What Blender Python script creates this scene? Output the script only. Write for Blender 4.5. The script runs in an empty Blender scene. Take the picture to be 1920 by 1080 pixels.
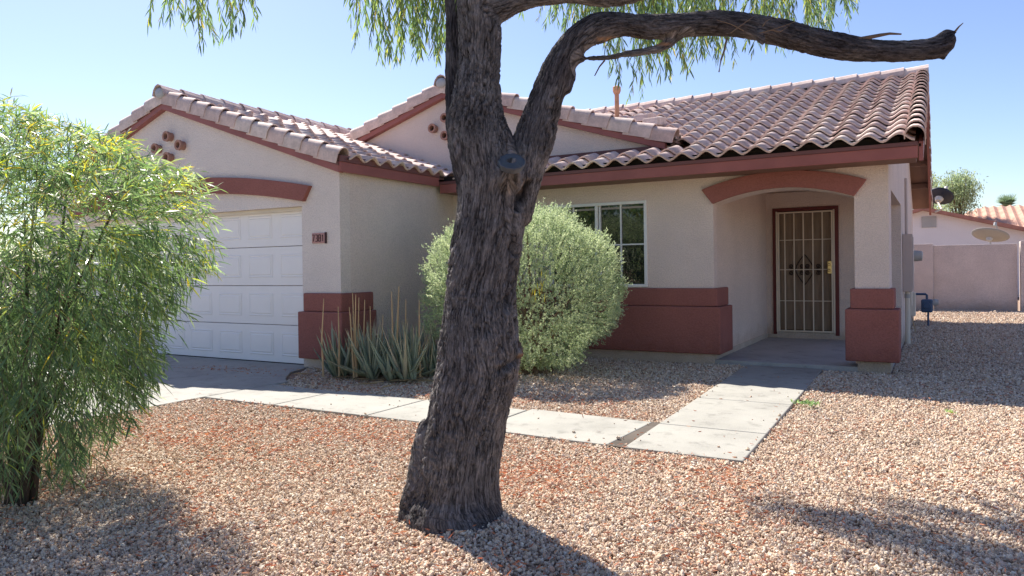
import bpy, bmesh, math, random
import numpy as np
from mathutils import Vector, Matrix
random.seed(7); rng = np.random.default_rng(11)
sc = bpy.context.scene; col = sc.collection
PI = math.pi

# ------------------------------------------------------------------ camera, sky, sun, exposure
CAM = np.array([0.476, -9.252, 1.227]); YAW, PIT, ROL = map(math.radians, (30.022, -0.322, -0.722)); FPX, SY = 1383.7, -28.4
_f = np.array([-math.sin(YAW), math.cos(YAW), 0]); _r = np.array([math.cos(YAW), math.sin(YAW), 0]); _u = np.array([0, 0, 1.0])
FW = _f*math.cos(PIT)+_u*math.sin(PIT); _u2 = _u*math.cos(PIT)-_f*math.sin(PIT)
RT = _r*math.cos(ROL)+_u2*math.sin(ROL); UP = _u2*math.cos(ROL)-_r*math.sin(ROL)
cd = bpy.data.cameras.new('camera'); cam = bpy.data.objects.new('camera', cd); col.objects.link(cam)
cam.matrix_world = Matrix(((RT[0], UP[0], -FW[0], CAM[0]), (RT[1], UP[1], -FW[1], CAM[1]), (RT[2], UP[2], -FW[2], CAM[2]), (0, 0, 0, 1)))
cd.sensor_width = 36; cd.lens = FPX/1920*36; cd.shift_y = SY/1920; cd.clip_end = 2000; cd.clip_start = .05
sc.camera = cam
EL = math.radians(50.4); SH = np.array([.850, -.527])        # shadows run along SH on the ground
SUN = np.array([-SH[0]*math.cos(EL), -SH[1]*math.cos(EL), math.sin(EL)])
w = bpy.data.worlds.new('World'); sc.world = w; w.use_nodes = True
nt = w.node_tree; nt.nodes.clear()
sky = nt.nodes.new('ShaderNodeTexSky'); sky.sky_type = 'NISHITA'; sky.sun_disc = False
sky.sun_elevation = EL; sky.sun_rotation = math.atan2(SUN[0], SUN[1]); sky.air_density = 1.0; sky.dust_density = .55; sky.ozone_density = 2.2
bg = nt.nodes.new('ShaderNodeBackground'); bg.inputs[1].default_value = .064
wo = nt.nodes.new('ShaderNodeOutputWorld'); hs_ = nt.nodes.new('ShaderNodeHueSaturation'); hs_.inputs['Saturation'].default_value = 1.08; hs_.inputs['Hue'].default_value = .515; nt.links.new(sky.outputs[0], hs_.inputs['Color']); nt.links.new(hs_.outputs[0], bg.inputs[0]); nt.links.new(bg.outputs[0], wo.inputs[0])
sd = bpy.data.lights.new('sun', 'SUN'); sd.energy = 3.7; sd.angle = math.radians(.5); sd.color = (1, .95, .86)
sun = bpy.data.objects.new('sun', sd); col.objects.link(sun)
sun.rotation_euler = Vector(SUN).to_track_quat('Z', 'Y').to_euler(); sun.location = (-20, 5, 20)
sc.view_settings.view_transform = 'Standard'; sc.view_settings.look = 'None'; sc.view_settings.exposure = 1.5; sc.view_settings.gamma = 1
sc.view_settings.use_curve_mapping = False
sc.cycles.diffuse_bounces = 6; sc.cycles.max_bounces = 12

# ------------------------------------------------------------------ helpers
def gd(x, y, D):                                   # a point of the photograph (1920 px wide) at depth D metres
    return CAM + D*(FW + RT*(x-960)/FPX - UP*(y-540-SY)/FPX)
def proj(P):
    d = np.asarray(P)-CAM; z = d@FW
    z = np.where(np.abs(z) < 1e-4, 1e-4, z)
    return 960+FPX*(d@RT)/z, 540+SY-FPX*(d@UP)/z, z
def tag(o, label=None, cat=None, group=None, kind=None):
    if label: o['label'] = label
    if cat: o['category'] = cat
    if group: o['group'] = group
    if kind: o['kind'] = kind
    return o
def empty(name, loc=(0, 0, 0), parent=None):
    o = bpy.data.objects.new(name, None); o.location = loc; o.empty_display_size = .1; col.objects.link(o)
    if parent: o.parent = parent
    return o
def link(name, me, parent=None):
    o = bpy.data.objects.new(name, me); col.objects.link(o)
    if parent:
        o.parent = parent
        L = Vector((0, 0, 0)); p = parent
        while p: L += p.location; p = p.parent
        o.location = -L                             # meshes are written in world metres
    return o
def mesh(name, V, F, mat=None, parent=None, smooth=False):
    me = bpy.data.meshes.new(name); me.from_pydata([tuple(map(float, v)) for v in V], [], F)
    if mat: me.materials.append(mat)
    if smooth: me.polygons.foreach_set('use_smooth', [True]*len(me.polygons))
    me.update(); return link(name, me, parent)
def obm(name, bm, mat=None, parent=None, smooth=False, bevel=0, seg=2):
    bmesh.ops.recalc_face_normals(bm, faces=bm.faces)
    me = bpy.data.meshes.new(name); bm.to_mesh(me); bm.free()
    if mat: me.materials.append(mat)
    if smooth: me.polygons.foreach_set('use_smooth', [True]*len(me.polygons))
    o = link(name, me, parent)
    if bevel:
        m = o.modifiers.new('b', 'BEVEL'); m.width = bevel; m.segments = seg; m.limit_method = 'ANGLE'
    return o
def box(bm, x0, x1, y0, y1, z0, z1):
    v = [bm.verts.new(p) for p in ((x0, y0, z0), (x1, y0, z0), (x1, y1, z0), (x0, y1, z0), (x0, y0, z1), (x1, y0, z1), (x1, y1, z1), (x0, y1, z1))]
    for f in ((0, 3, 2, 1), (4, 5, 6, 7), (0, 1, 5, 4), (1, 2, 6, 5), (2, 3, 7, 6), (3, 0, 4, 7)): bm.faces.new([v[i] for i in f])
def prism(bm, pts, axis, a, b):                     # polygon extruded along an axis; pts are the other two coordinates
    def P(q, t): return {'y': (q[0], t, q[1]), 'x': (t, q[0], q[1]), 'z': (q[0], q[1], t)}[axis]
    A = [bm.verts.new(P(q, a)) for q in pts]; B = [bm.verts.new(P(q, b)) for q in pts]
    n = len(pts)
    bm.faces.new(A); bm.faces.new(B[::-1])
    for i in range(n): bm.faces.new((A[i], A[(i+1) % n], B[(i+1) % n], B[i]))
def tube(bm, pts, r, n=8, cap=True):
    pts = [Vector(p) for p in pts]; R = r if hasattr(r, '__len__') else [r]*len(pts); rings = []
    up = Vector((0, 0, 1))
    for i, p in enumerate(pts):
        t = (pts[min(i+1, len(pts)-1)]-pts[max(i-1, 0)]).normalized()
        a = t.cross(up if abs(t.z) < .95 else Vector((1, 0, 0))).normalized(); b = t.cross(a)
        rings.append([bm.verts.new(p+(a*math.cos(2*PI*k/n)+b*math.sin(2*PI*k/n))*R[i]) for k in range(n)])
    for i in range(len(rings)-1):
        for k in range(n): bm.faces.new((rings[i][k], rings[i][(k+1) % n], rings[i+1][(k+1) % n], rings[i+1][k]))
    if cap: bm.faces.new(rings[0]); bm.faces.new(rings[-1][::-1])

# Perlin noise in numpy
_perm = rng.permutation(256); _perm = np.concatenate([_perm, _perm, _perm]); _g = rng.normal(size=(256, 3)); _g /= np.linalg.norm(_g, axis=1)[:, None]
def pn(P):
    P = np.asarray(P, float); i = np.floor(P).astype(int); f = P-i; i &= 255; u = f*f*f*(f*(f*6-15)+10); out = 0
    for dx in (0, 1):
        for dy in (0, 1):
            for dz in (0, 1):
                h = _perm[_perm[_perm[i[:, 0]+dx]+i[:, 1]+dy]+i[:, 2]+dz] % 256
                d = f-np.array([dx, dy, dz])
                wgt = (u[:, 0] if dx else 1-u[:, 0])*(u[:, 1] if dy else 1-u[:, 1])*(u[:, 2] if dz else 1-u[:, 2])
                out = out+wgt*(_g[h]*d).sum(1)
    return out*1.6

# ------------------------------------------------------------------ materials
class M:
    def __init__(s, name, rough=.8, spec=.3):
        s.m = bpy.data.materials.new(name); s.m.use_nodes = True; s.t = s.m.node_tree; s.b = s.t.nodes['Principled BSDF']
        s.b.inputs['Roughness'].default_value = rough; s.b.inputs['Specular IOR Level'].default_value = spec
        s.out = s.t.nodes['Material Output']
        s.tc = s.t.nodes.new('ShaderNodeTexCoord').outputs['Object']; s.bump_n = None
    def n(s, t, **k):
        n = s.t.nodes.new(t)
        for a, b in k.items(): setattr(n, a, b)
        return n
    def L(s, a, b): s.t.links.new(a, b)
    def noise(s, scale, detail=4, rough=.6, vec=None, dist=0):
        n = s.n('ShaderNodeTexNoise'); n.inputs['Scale'].default_value = scale; n.inputs['Detail'].default_value = detail
        n.inputs['Roughness'].default_value = rough; n.inputs['Distortion'].default_value = dist; s.L(vec or s.tc, n.inputs['Vector']); return n.outputs['Fac']
    def vor(s, scale, out='Distance', feat='F1', vec=None):
        n = s.n('ShaderNodeTexVoronoi'); n.feature = feat; n.inputs['Scale'].default_value = scale; s.L(vec or s.tc, n.inputs['Vector']); return n.outputs[out]
    def ramp(s, fac, stops, interp='LINEAR'):
        n = s.n('ShaderNodeValToRGB'); e = n.color_ramp.elements; n.color_ramp.interpolation = interp
        while len(e) < len(stops): e.new(.5)
        for q, (p, c) in zip(e, stops): q.position = p; q.color = (*c, 1) if hasattr(c, '__len__') else (c, c, c, 1)
        s.L(fac, n.inputs[0]); return n.outputs[0]
    def mix(s, fac, a, b, mode='MIX'):
        n = s.n('ShaderNodeMix', data_type='RGBA', blend_type=mode)
        for v, i in ((fac, 0), (a, 6), (b, 7)):
            if hasattr(v, 'default_value') or hasattr(v, 'is_linked'): s.L(v, n.inputs[i])
            else: n.inputs[i].default_value = v if i == 0 else (*v, 1)
        return n.outputs[2]
    def stretch(s, sx, sy, sz):
        n = s.n('ShaderNodeMapping'); n.inputs['Scale'].default_value = (sx, sy, sz); s.L(s.tc, n.inputs['Vector']); return n.outputs[0]
    def color(s, c):
        if hasattr(c, 'is_linked'): s.L(c, s.b.inputs['Base Color'])
        else: s.b.inputs['Base Color'].default_value = (*c, 1)
    def bump(s, h, strength=.4, dist=.01):
        n = s.n('ShaderNodeBump'); n.inputs['Strength'].default_value = strength; n.inputs['Distance'].default_value = dist
        s.L(h, n.inputs['Height'])
        if s.bump_n: s.L(s.bump_n, n.inputs['Normal'])
        s.bump_n = n.outputs[0]; s.L(s.bump_n, s.b.inputs['Normal'])
    def attr(s, name, typ='GEOMETRY', out='Fac'):
        n = s.n('ShaderNodeAttribute'); n.attribute_name = name; n.attribute_type = typ; return n.outputs[out]

def scl(c, k): return tuple(min(1, v*k) for v in c)
def m_stucco(name, c, var=.07, bs=.55):
    m = M(name, .92, .15)
    a = m.ramp(m.noise(1.1, 5, .6), [(.3, scl(c, 1-var)), (.7, scl(c, 1+var))])
    f = m.ramp(m.noise(75, 3, .6), [(.35, 0.86), (.6, 1.06)])
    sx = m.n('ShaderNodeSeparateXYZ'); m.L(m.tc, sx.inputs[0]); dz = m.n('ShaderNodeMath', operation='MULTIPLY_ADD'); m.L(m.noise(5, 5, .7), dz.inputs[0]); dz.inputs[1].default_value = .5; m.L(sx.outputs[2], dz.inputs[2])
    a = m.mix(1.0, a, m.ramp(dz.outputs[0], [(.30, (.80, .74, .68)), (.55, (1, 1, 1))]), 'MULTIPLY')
    m.color(m.mix(1.0, a, f, 'MULTIPLY'))
    m.bump(m.noise(45, 3, .55), bs*1.4, .018); m.bump(m.noise(150, 2), .35, .004)
    return m.m
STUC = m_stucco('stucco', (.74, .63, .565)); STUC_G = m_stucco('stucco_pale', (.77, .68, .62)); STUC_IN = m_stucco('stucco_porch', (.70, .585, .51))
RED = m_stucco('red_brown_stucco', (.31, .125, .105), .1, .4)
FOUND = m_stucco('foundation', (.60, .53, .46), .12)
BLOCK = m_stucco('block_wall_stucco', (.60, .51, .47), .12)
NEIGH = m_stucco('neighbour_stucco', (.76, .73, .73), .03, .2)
def m_paint(name, c, rough=.6, spec=.3, var=.06, grain=None):
    m = M(name, rough, spec); m.color(m.ramp(m.noise(3, 5), [(.3, scl(c, 1-var)), (.7, scl(c, 1+var))]))
    m.bump(m.noise(40, 3, vec=grain and m.stretch(*grain)), .12, .003); return m.m
FASC = m_paint('fascia_paint', (.30, .105, .092), .55, .35, .14, (.5, .5, 6))
FASC_D = m_paint('drip_edge_paint', (.16, .07, .065), .55)
SOFF = m_paint('soffit_paint', (.22, .13, .10), .7)
GDOOR = m_paint('garage_door_paint', (.87, .83, .80), .5, .35, .02)
WFRAME = m_paint('window_frame_white', (.80, .82, .80), .4, .4, .02)
BEIGE = m_paint('beige_enamel', (.68, .59, .46), .4, .45, .06)
DOORP = m_paint('dim_brown_door', (.10, .065, .045), .5, .4, .1, (1, 1, .1))
BLACK = m_paint('black_gap', (.02, .018, .016), .9, .1)
CREAM = m_paint('cream_pipe', (.66, .60, .50), .5, .3, .08)
GREYP = m_paint('grey_metal', (.38, .38, .37), .45, .4)
PANELG = m_paint('meter_panel_paint', (.50, .42, .38), .6, .3)
BLUE = m_paint('blue_grey_meter', (.045, .085, .16), .45, .4, .2)
BRASS = m_paint('brass', (.72, .56, .25), .3, .6); BRASS.node_tree.nodes['Principled BSDF'].inputs['Metallic'].default_value = .8
DISH_D = m_paint('dish_dark_back', (.028, .032, .045), .5, .4); DISH_G = m_paint('dish_grey', (.27, .26, .235), .55, .3)
CLAY = m_paint('clay_pipe', (.36, .20, .155), .8, .2, .15); CLAY_IN = m_paint('clay_pipe_hollow', (.03, .018, .015), .9, .1)
STUBM = m_paint('sealed_cut', (.055, .065, .085), .45, .5, .35)
def m_tile():
    m = M('clay_tile', .78, .25)
    oi = m.n('ShaderNodeObjectInfo').outputs['Random']; at = m.attr('tint')
    a = m.n('ShaderNodeMath', operation='ADD'); m.L(oi, a.inputs[0]); m.L(at, a.inputs[1])
    fr = m.n('ShaderNodeMath', operation='FRACT'); m.L(a.outputs[0], fr.inputs[0])
    c = m.ramp(fr.outputs[0], [(0, (.57, .41, .36)), (.3, (.67, .52, .46)), (.6, (.63, .46, .40)), (.85, (.75, .61, .53)), (1, (.63, .50, .44))])
    pos = m.n('ShaderNodeNewGeometry').outputs['Position']
    st = m.ramp(m.noise(7, 6, .65, vec=pos), [(.35, .80), (.65, 1.14)])
    sp = m.ramp(m.noise(45, 3, vec=pos), [(.3, .9), (.7, 1.06)])
    m.color(m.mix(1.0, m.mix(1.0, c, st, 'MULTIPLY'), sp, 'MULTIPLY')); m.bump(m.noise(90, 3, vec=pos), .25, .004)
    return m.m
TILE = m_tile()
def m_conc(name, c=(.50, .475, .42)):
    m = M(name, .85, .25)
    a = m.ramp(m.noise(1.6, 6, .65), [(.3, scl(c, .82)), (.5, c), (.72, scl(c, 1.12))])
    sp = m.ramp(m.noise(120, 2), [(.3, .88), (.6, 1.04)]); st = m.ramp(m.noise(6, 6, .7), [(.30, .66), (.46, 1.0)])
    m.color(m.mix(1.0, m.mix(1.0, a, sp, 'MULTIPLY'), st, 'MULTIPLY')); m.bump(m.noise(140, 3), .3, .003); return m.m
CONC = m_conc('concrete', (.335, .32, .285)); CONC_D = m_conc('porch_concrete', (.40, .385, .37))
def m_ground():
    m = M('gravel_ground', .95, .1)
    p = m.n('ShaderNodeNewGeometry').outputs['Position']
    c = m.ramp(m.vor(48, 'Color', vec=p), [(0, (.24, .17, .13)), (.25, (.42, .31, .23)), (.5, (.55, .43, .32)), (.75, (.47, .36, .28)), (1, (.68, .58, .46))])
    d = m.ramp(m.vor(48, 'Distance', vec=p), [(.0, 1.05), (.55, .55)])
    red = m.ramp(m.noise(.8, 4, vec=p), [(.45, 0.1), (.65, .5)])
    m.color(m.mix(red, m.mix(1.0, c, d, 'MULTIPLY'), (.33, .14, .08))); m.bump(m.vor(48, 'Distance', vec=p), 1, -.012); return m.m
GROUND = m_ground()
def m_pebble():
    m = M('pebble', .85, .2); a = m.attr('col', 'INSTANCER')
    c = m.ramp(a, [(0, (.28, .21, .155)), (.1, (.45, .335, .245)), (.3, (.68, .53, .385)), (.48, (.60, .44, .325)), (.62, (.82, .71, .56)), (.75, (.62, .52, .43)), (.88, (.72, .56, .40)), (.96, (.56, .33, .23)), (1, (.86, .79, .67))])
    m.color(m.mix(1.0, c, m.ramp(m.noise(1.5, 4), [(.3, .8), (.7, 1.12)]), 'MULTIPLY')); return m.m
PEB = m_pebble()
def m_leaf(name, stops, trans=.45, rough=.5, spec=.35):
    m = M(name, rough, spec); c = m.ramp(m.attr('tint'), stops)
    m.color(c)
    t = m.n('ShaderNodeBsdfTranslucent'); hs = m.n('ShaderNodeHueSaturation'); hs.inputs['Value'].default_value = 1.5; hs.inputs['Saturation'].default_value = 1.15; hs.inputs['Hue'].default_value = .485
    m.L(c, hs.inputs['Color']); m.L(hs.outputs[0], t.inputs['Color'])
    x = m.n('ShaderNodeMixShader'); x.inputs[0].default_value = trans; m.L(m.b.outputs[0], x.inputs[1]); m.L(t.outputs[0], x.inputs[2]); m.L(x.outputs[0], m.out.inputs[0]); return m.m
LEAF_B = m_leaf('bush_leaf', [(0, (.075, .13, .065)), (.4, (.135, .23, .095)), (.62, (.21, .33, .13)), (.75, (.36, .45, .24)), (.88, (.42, .52, .09)), (1, (.60, .50, .10))], .45, .36, .6)
LEAF_T = m_leaf('tree_leaf', [(0, (.09, .16, .09)), (.5, (.17, .27, .12)), (.8, (.27, .38, .13)), (.95, (.42, .46, .13)), (1, (.52, .42, .14))], .5, .4, .5)
LEAF_S = m_leaf('sage_leaf', [(0, (.26, .33, .20)), (.6, (.45, .53, .33)), (1, (.64, .69, .45))], .35, .6, .3)
LEAF_Y = m_leaf('yellow_leaf', [(0, (.42, .40, .05)), (1, (.55, .45, .07))], .4)
LEAF_F = m_leaf('far_leaf', [(0, (.18, .25, .15)), (1, (.40, .48, .26))], .4)
LITTER = m_leaf('leaf_litter', [(0, (.26, .10, .055)), (.6, (.50, .20, .11)), (1, (.62, .36, .20))], .15, .8)
def m_agave():
    m = M('agave_skin', .55, .35); c = m.ramp(m.attr('tint'), [(0, (.20, .26, .19)), (.5, (.33, .37, .26)), (.8, (.50, .45, .31)), (1, (.60, .46, .29))])
    m.color(m.mix(1.0, c, m.ramp(m.noise(9, 5, vec=m.stretch(3, 3, .5)), [(.3, .75), (.7, 1.2)]), 'MULTIPLY')); m.bump(m.noise(30, 3), .2, .004); return m.m
AGAVE = m_agave(); DRY = m_paint('dry_stalk_tan', (.46, .33, .19), .8, .2, .2)
def m_bark():
    m = M('bark', .92, .12); cav = m.attr('cav'); gv = m.attr('grain', out='Vector')
    base = m.ramp(m.noise(5, 6, .65), [(.25, (.078, .070, .069)), (.5, (.135, .121, .118)), (.8, (.225, .204, .196))])
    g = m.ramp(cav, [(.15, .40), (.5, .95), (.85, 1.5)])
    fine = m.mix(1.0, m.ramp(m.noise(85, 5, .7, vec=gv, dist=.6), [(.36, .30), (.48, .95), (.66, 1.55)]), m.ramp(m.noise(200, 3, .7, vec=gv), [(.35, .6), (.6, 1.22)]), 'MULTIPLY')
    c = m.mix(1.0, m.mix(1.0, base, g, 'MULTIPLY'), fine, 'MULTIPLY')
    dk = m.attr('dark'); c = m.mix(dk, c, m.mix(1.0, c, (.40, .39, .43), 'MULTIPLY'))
    raw = m.attr('raw'); c = m.mix(raw, c, m.ramp(m.noise(12, 4, vec=gv), [(.3, (.36, .16, .07)), (.7, (.60, .36, .20))]))
    m.color(c); m.bump(m.noise(85, 5, .7, vec=gv, dist=.6), 1.0, .022); m.bump(m.noise(110, 5, .7), .6, .004); return m.m
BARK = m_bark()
TWIG = m_paint('twig_bark', (.17, .12, .085), .9, .1, .3)
def m_glass():
    m = M('window_glass', .02, .6); m.color((.012, .016, .014)); m.b.inputs['IOR'].default_value = 1.6; m.b.inputs['Coat Weight'].default_value = .5; m.b.inputs['Coat Roughness'].default_value = .02; return m.m
GLASS = m_glass()
NUM = m_paint('number_tile', (.50, .27, .24), .5, .3, .1); NUMD = m_paint('number_digit', (.06, .025, .03), .5)
ASPH = m_paint('asphalt', (.11, .108, .105), .9, .2, .2)

# ------------------------------------------------------------------ leaves: one mesh of many small folded blades
def leaves(name, P, D, L, W, mat, parent=None, fold=.25, seg=1, bend=0.0, extra=None, tint=None):
    P, D = np.asarray(P, float), np.asarray(D, float); n = len(P)
    D = D/np.linalg.norm(D, axis=1)[:, None]; L = np.broadcast_to(L, n); W = np.broadcast_to(W, n)
    R = rng.normal(size=(n, 3)); S = np.cross(D, R); S /= np.linalg.norm(S, axis=1)[:, None]; N = np.cross(S, D)
    if seg == 1:
        m = P+D*(L*.45)[:, None]+N*(L*.04)[:, None]; dn = N*(W*fold)[:, None]; tip = P+D*L[:, None]-np.array([0, 0, 1.0])*(L*bend)[:, None]
        V = np.stack([P, m+S*(W/2)[:, None]-dn, tip, m-S*(W/2)[:, None]-dn], 1).reshape(-1, 3)
        F = np.arange(n*4).reshape(-1, 4)
        nv = 4
    else:
        a = P+D*(L*.33)[:, None]; b = P+D*(L*.7)[:, None]-np.array([0, 0, 1.0])*(L*bend*.35)[:, None]; tip = P+D*L[:, None]-np.array([0, 0, 1.0])*(L*bend)[:, None]
        w2 = S*(W/2)[:, None]; V = np.stack([P, a+w2, b+w2*.8, tip, b-w2*.8, a-w2], 1).reshape(-1, 3)
        i = np.arange(n)[:, None]*6; F = np.concatenate([i+np.array([[0, 1, 5, 5]]), i+np.array([[1, 2, 4, 5]]), i+np.array([[2, 3, 4, 4]])]); nv = 6
        F = None
        me = bpy.data.meshes.new(name); me.vertices.add(len(V)); me.vertices.foreach_set('co', V.ravel())
        idx = (i+np.array([[0, 1, 5, 1, 2, 4, 5, 2, 3, 4]])).ravel(); me.loops.add(len(idx)); me.loops.foreach_set('vertex_index', idx)
        me.polygons.add(3*n); me.polygons.foreach_set('loop_start', (np.arange(n)[:, None]*10+np.array([[0, 3, 7]])).ravel())
        me.update(calc_edges=True)
    if seg == 1:
        me = bpy.data.meshes.new(name); me.vertices.add(len(V)); me.vertices.foreach_set('co', V.ravel())
        me.loops.add(4*n); me.loops.foreach_set('vertex_index', F.ravel()); me.polygons.add(n); me.polygons.foreach_set('loop_start', np.arange(n)*4)
        me.update(calc_edges=True)
    if tint is None: tint = rng.random(n)
    at = me.attributes.new('tint', 'FLOAT', 'POINT'); at.data.foreach_set('value', np.repeat(tint, nv).astype('f'))
    me.materials.append(mat)
    return link(name, me, parent)

def strands(starts, dirs, length, nleaf, leafL, leafW, droop, spread=.7):
    """Twigs that start at `starts`, bend downward, and carry alternate leaves. Returns leaf points, leaf dirs, twig polylines."""
    LP, LD, TW = [], [], []
    for s, d, ln in zip(starts, dirs, length):
        d = d/np.linalg.norm(d); p = s.copy(); k = max(4, int(ln/.05)); st = ln/k; pl = [p.copy()]
        for j in range(k):
            d = d+np.array([0, 0, -1.0])*droop*st+rng.normal(0, .05, 3); d /= np.linalg.norm(d); p = p+d*st; pl.append(p.copy())
            m = max(1, int(round(nleaf*st)))
            for q in range(m):
                LP.append(pl[-2]+(p-pl[-2])*((q+rng.random())/m)); v = rng.normal(size=3); v -= v@d*d; v /= np.linalg.norm(v)+1e-9
                LD.append(d*.8+v*spread+np.array([0, 0, -.25]))
        TW.append(pl)
    return np.array(LP), np.array(LD), TW
def twigs(name, TW, r, mat, parent, step=2):
    V, F = [], []
    for pl in TW:
        pl = pl[::step]+([pl[-1]] if (len(pl)-1) % step else []); base = len(V)
        for j, p in enumerate(pl):
            rr = r*(1-.7*j/len(pl))
            for a in (0, 2.09, 4.19): V.append((p[0]+rr*math.cos(a), p[1]+rr*math.sin(a), p[2]+rr*.3*math.sin(a*2)))
        for j in range(len(pl)-1):
            for a in range(3): b = base+3*j; F.append((b+a, b+(a+1) % 3, b+3+(a+1) % 3, b+3+a))
    return mesh(name, V, F, mat, parent)

# ------------------------------------------------------------------ key measures of the house (metres; X along the front, Y into the lot)
XP, WP, ZW, ZL, ZB = -1.955, .351, .952, .721, .131; P1, P2 = .048, .098
ZF, OV = 2.333, .452; YD = 3.267; XG, YG = -5.884, -2.454; ZD = 2.50       # ZD: roof deck at the eave
PM = .352; YR = 4.58; XR = .33; YB = 9.16
def zroof(y): return ZD+(y+OV)*PM
ZRID = zroof(YR)
GAX, GPZ, GP = -9.2, 3.60, .345; GXL = 2*GAX-XG
MX, MZ, MP, MY = -6.27, 3.945, .317, .40

# ------------------------------------------------------------------ ground
def gridmesh(name, x0, x1, y0, y1, nx, ny, zf, mat, kind='structure'):
    xs, ys = np.linspace(x0, x1, nx), np.linspace(y0, y1, ny); X, Y = np.meshgrid(xs, ys); Z = zf(X.ravel(), Y.ravel())
    V = np.stack([X.ravel(), Y.ravel(), Z], 1); i = np.arange(nx-1)[None, :]+np.arange(ny-1)[:, None]*nx; i = i.ravel()
    F = np.stack([i, i+1, i+1+nx, i+nx], 1)
    o = mesh(name, V.tolist(), F.tolist(), mat); tag(o, kind=kind); return o
bm = bmesh.new(); q = 400; vs = [bm.verts.new(p) for p in ((-q, -q, -.03), (q, -q, -.03), (q, q, -.03), (-q, q, -.03))]; bm.faces.new(vs)
o = obm('ground', bm, GROUND); tag(o, 'tan gravel ground reaching to the horizon', kind='structure')
def gz(x, y):
    z = .018*pn(np.stack([x*.7, y*.7, 0*x+3], 1))-.012
    z = z+.045*np.exp(-((x+1.55)**2+(y+6.27)**2)/.13)+.01*np.exp(-((x+3.75)**2+(y+7.15)**2)/.3)
    e = np.clip(np.minimum.reduce([x+14, 12-x, y+10.5, 15-y])/1.5, 0, 1)
    return z*e-.02*(1-e)
o = gridmesh('yard_ground', -14, 12, -10.5, 15, 240, 240, gz, GROUND); tag(o, 'tan gravel front yard around the house')
def strip(name, x0, x1, y0, y1, z0, z1, mat, label):
    bm = bmesh.new(); box(bm, x0, x1, y0, y1, z0, z1); o = obm(name, bm, mat); tag(o, label, kind='structure'); return o
strip('sidewalk', -40, 40, -12.2, -10.9, -.2, .03, CONC, 'concrete pavement along the street')
strip('road', -60, 60, -22, -12.5, -.2, .0, ASPH, 'asphalt street before the yard')

walk = empty('walkway', (-1.05, -2.3, 0)); tag(walk, 'pale concrete walkway from the porch to the driveway', kind='structure')
def slab(P, parent, mat=CONC, z=.016, name='paving_slab'):
    bm = bmesh.new(); prism(bm, P, 'z', -.08, z); return obm(name, bm, mat, parent, bevel=.008)
xl0, xl1, xr0, xr1 = -1.57, -1.37, -.70, -.585
def wx(a, b, y): return a+(b-a)*(y/-4.58)
ys = [-.02, -1.20, -2.50, -3.745, -4.58]
for i in range(4):
    a, b = ys[i]-(.006 if i else 0), ys[i+1]+.006
    slab([(wx(xl0, xl1, a), a), (wx(xr0, xr1, a), a), (wx(xr0, xr1, b), b), (wx(xl0, xl1, b), b)], walk)
xs = [-1.45, -2.58, -3.68, -4.78, -5.74]
for i in range(4):
    a, b = xs[i]-(.05 if i == 0 else .007), xs[i+1]+.007
    slab([(b, -4.53), (a, -4.53 if i else -4.57), (a+.03*(i == 0), -3.72), (b, -3.66)], walk)
bm = bmesh.new(); prism(bm, [(-1.52, -4.56), (-1.36, -4.575), (-1.40, -3.70), (-1.50, -3.70)], 'z', -.05, .011)
o = obm('expansion_joint', bm, m_paint('dirty_joint', (.11, .092, .078), .95, .1, .3), walk)
drv = empty('driveway', (-9, -6, 0)); tag(drv, 'concrete driveway in front of the garage door', kind='structure')
for (a, b, c, d) in ((-5.755, -8.6, -2.32, -5.6), (-8.615, -12.2, -2.32, -5.6), (-5.755, -8.6, -5.615, -10.7), (-8.615, -12.2, -5.615, -10.7)):
    X0 = -5.755
    P = [(b, d), (a, d), (a, c), (b, c)]
    if a == X0 and c > -3: P = [(b, d), (a, d), (a, -3.45), (-5.95, -3.3), (-6.3, -2.9), (-6.5, -2.32), (b, c)]
    slab(P, drv, z=.014)
o = strip('porch_slab', XP+.002, .0, .0, YD, -.1, .056, CONC_D, 'grey concrete porch floor')

# ------------------------------------------------------------------ the house
H = empty('house', (-4, 0, 0)); tag(H, 'single storey beige stucco house with pinkish brown clay tile roof and red brown trim', 'house')
# walls
bm = bmesh.new()
WX0, WX1, WZ0, WZ1 = -4.25, -2.82, .966, 2.10
T = .16; ZT = 2.42
XA = XG+.001
box(bm, XA, XP, 0, T, 0, WZ0); box(bm, XA, XP, 0, T, WZ1, ZT); box(bm, XA, WX0, 0, T, WZ0, WZ1); box(bm, WX1, XP, 0, T, WZ0, WZ1)
def arcz(x, cx, half, top, sag): return top-sag*((x-cx)/half)**2
pcx = (XP-WP)/2
arch = [(XP+(-WP-XP)*i/24, arcz(XP+(-WP-XP)*i/24, pcx, (-WP-XP)/2, 2.15, .15)) for i in range(25)]
prism(bm, arch+[(-WP, ZT), (XP, ZT)], 'y', 0, .36)
box(bm, -WP, 0, 0, .50, .10, ZT)
obm('front_wall', bm, STUC, H)
bm = bmesh.new()                                     # side wall with the opening into the porch
box(bm, -.2, 0, .50, 3.12, 2.10, ZT); box(bm, -.2, 0, 3.12, 9.0, 0, ZT)
prism(bm, [(0, ZT), (9.16, ZT), (9.16, ZT+.02), (YR, ZRID-.10), (0.0, zroof(0)-.08)], 'x', -.2, 0)
obm('side_wall', bm, STUC, H)
bm = bmesh.new()                                     # porch walls, ceiling
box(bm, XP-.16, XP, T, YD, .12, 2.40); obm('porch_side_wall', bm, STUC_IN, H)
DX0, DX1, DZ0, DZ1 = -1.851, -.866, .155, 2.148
bm = bmesh.new(); box(bm, XP, DX0, YD, YD+.2, .11, 2.4); box(bm, DX1, -.2, YD, YD+.2, .11, 2.4); box(bm, DX0, DX1, YD, YD+.2, DZ1, 2.4); obm('porch_back_wall', bm, STUC_IN, H)
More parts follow.
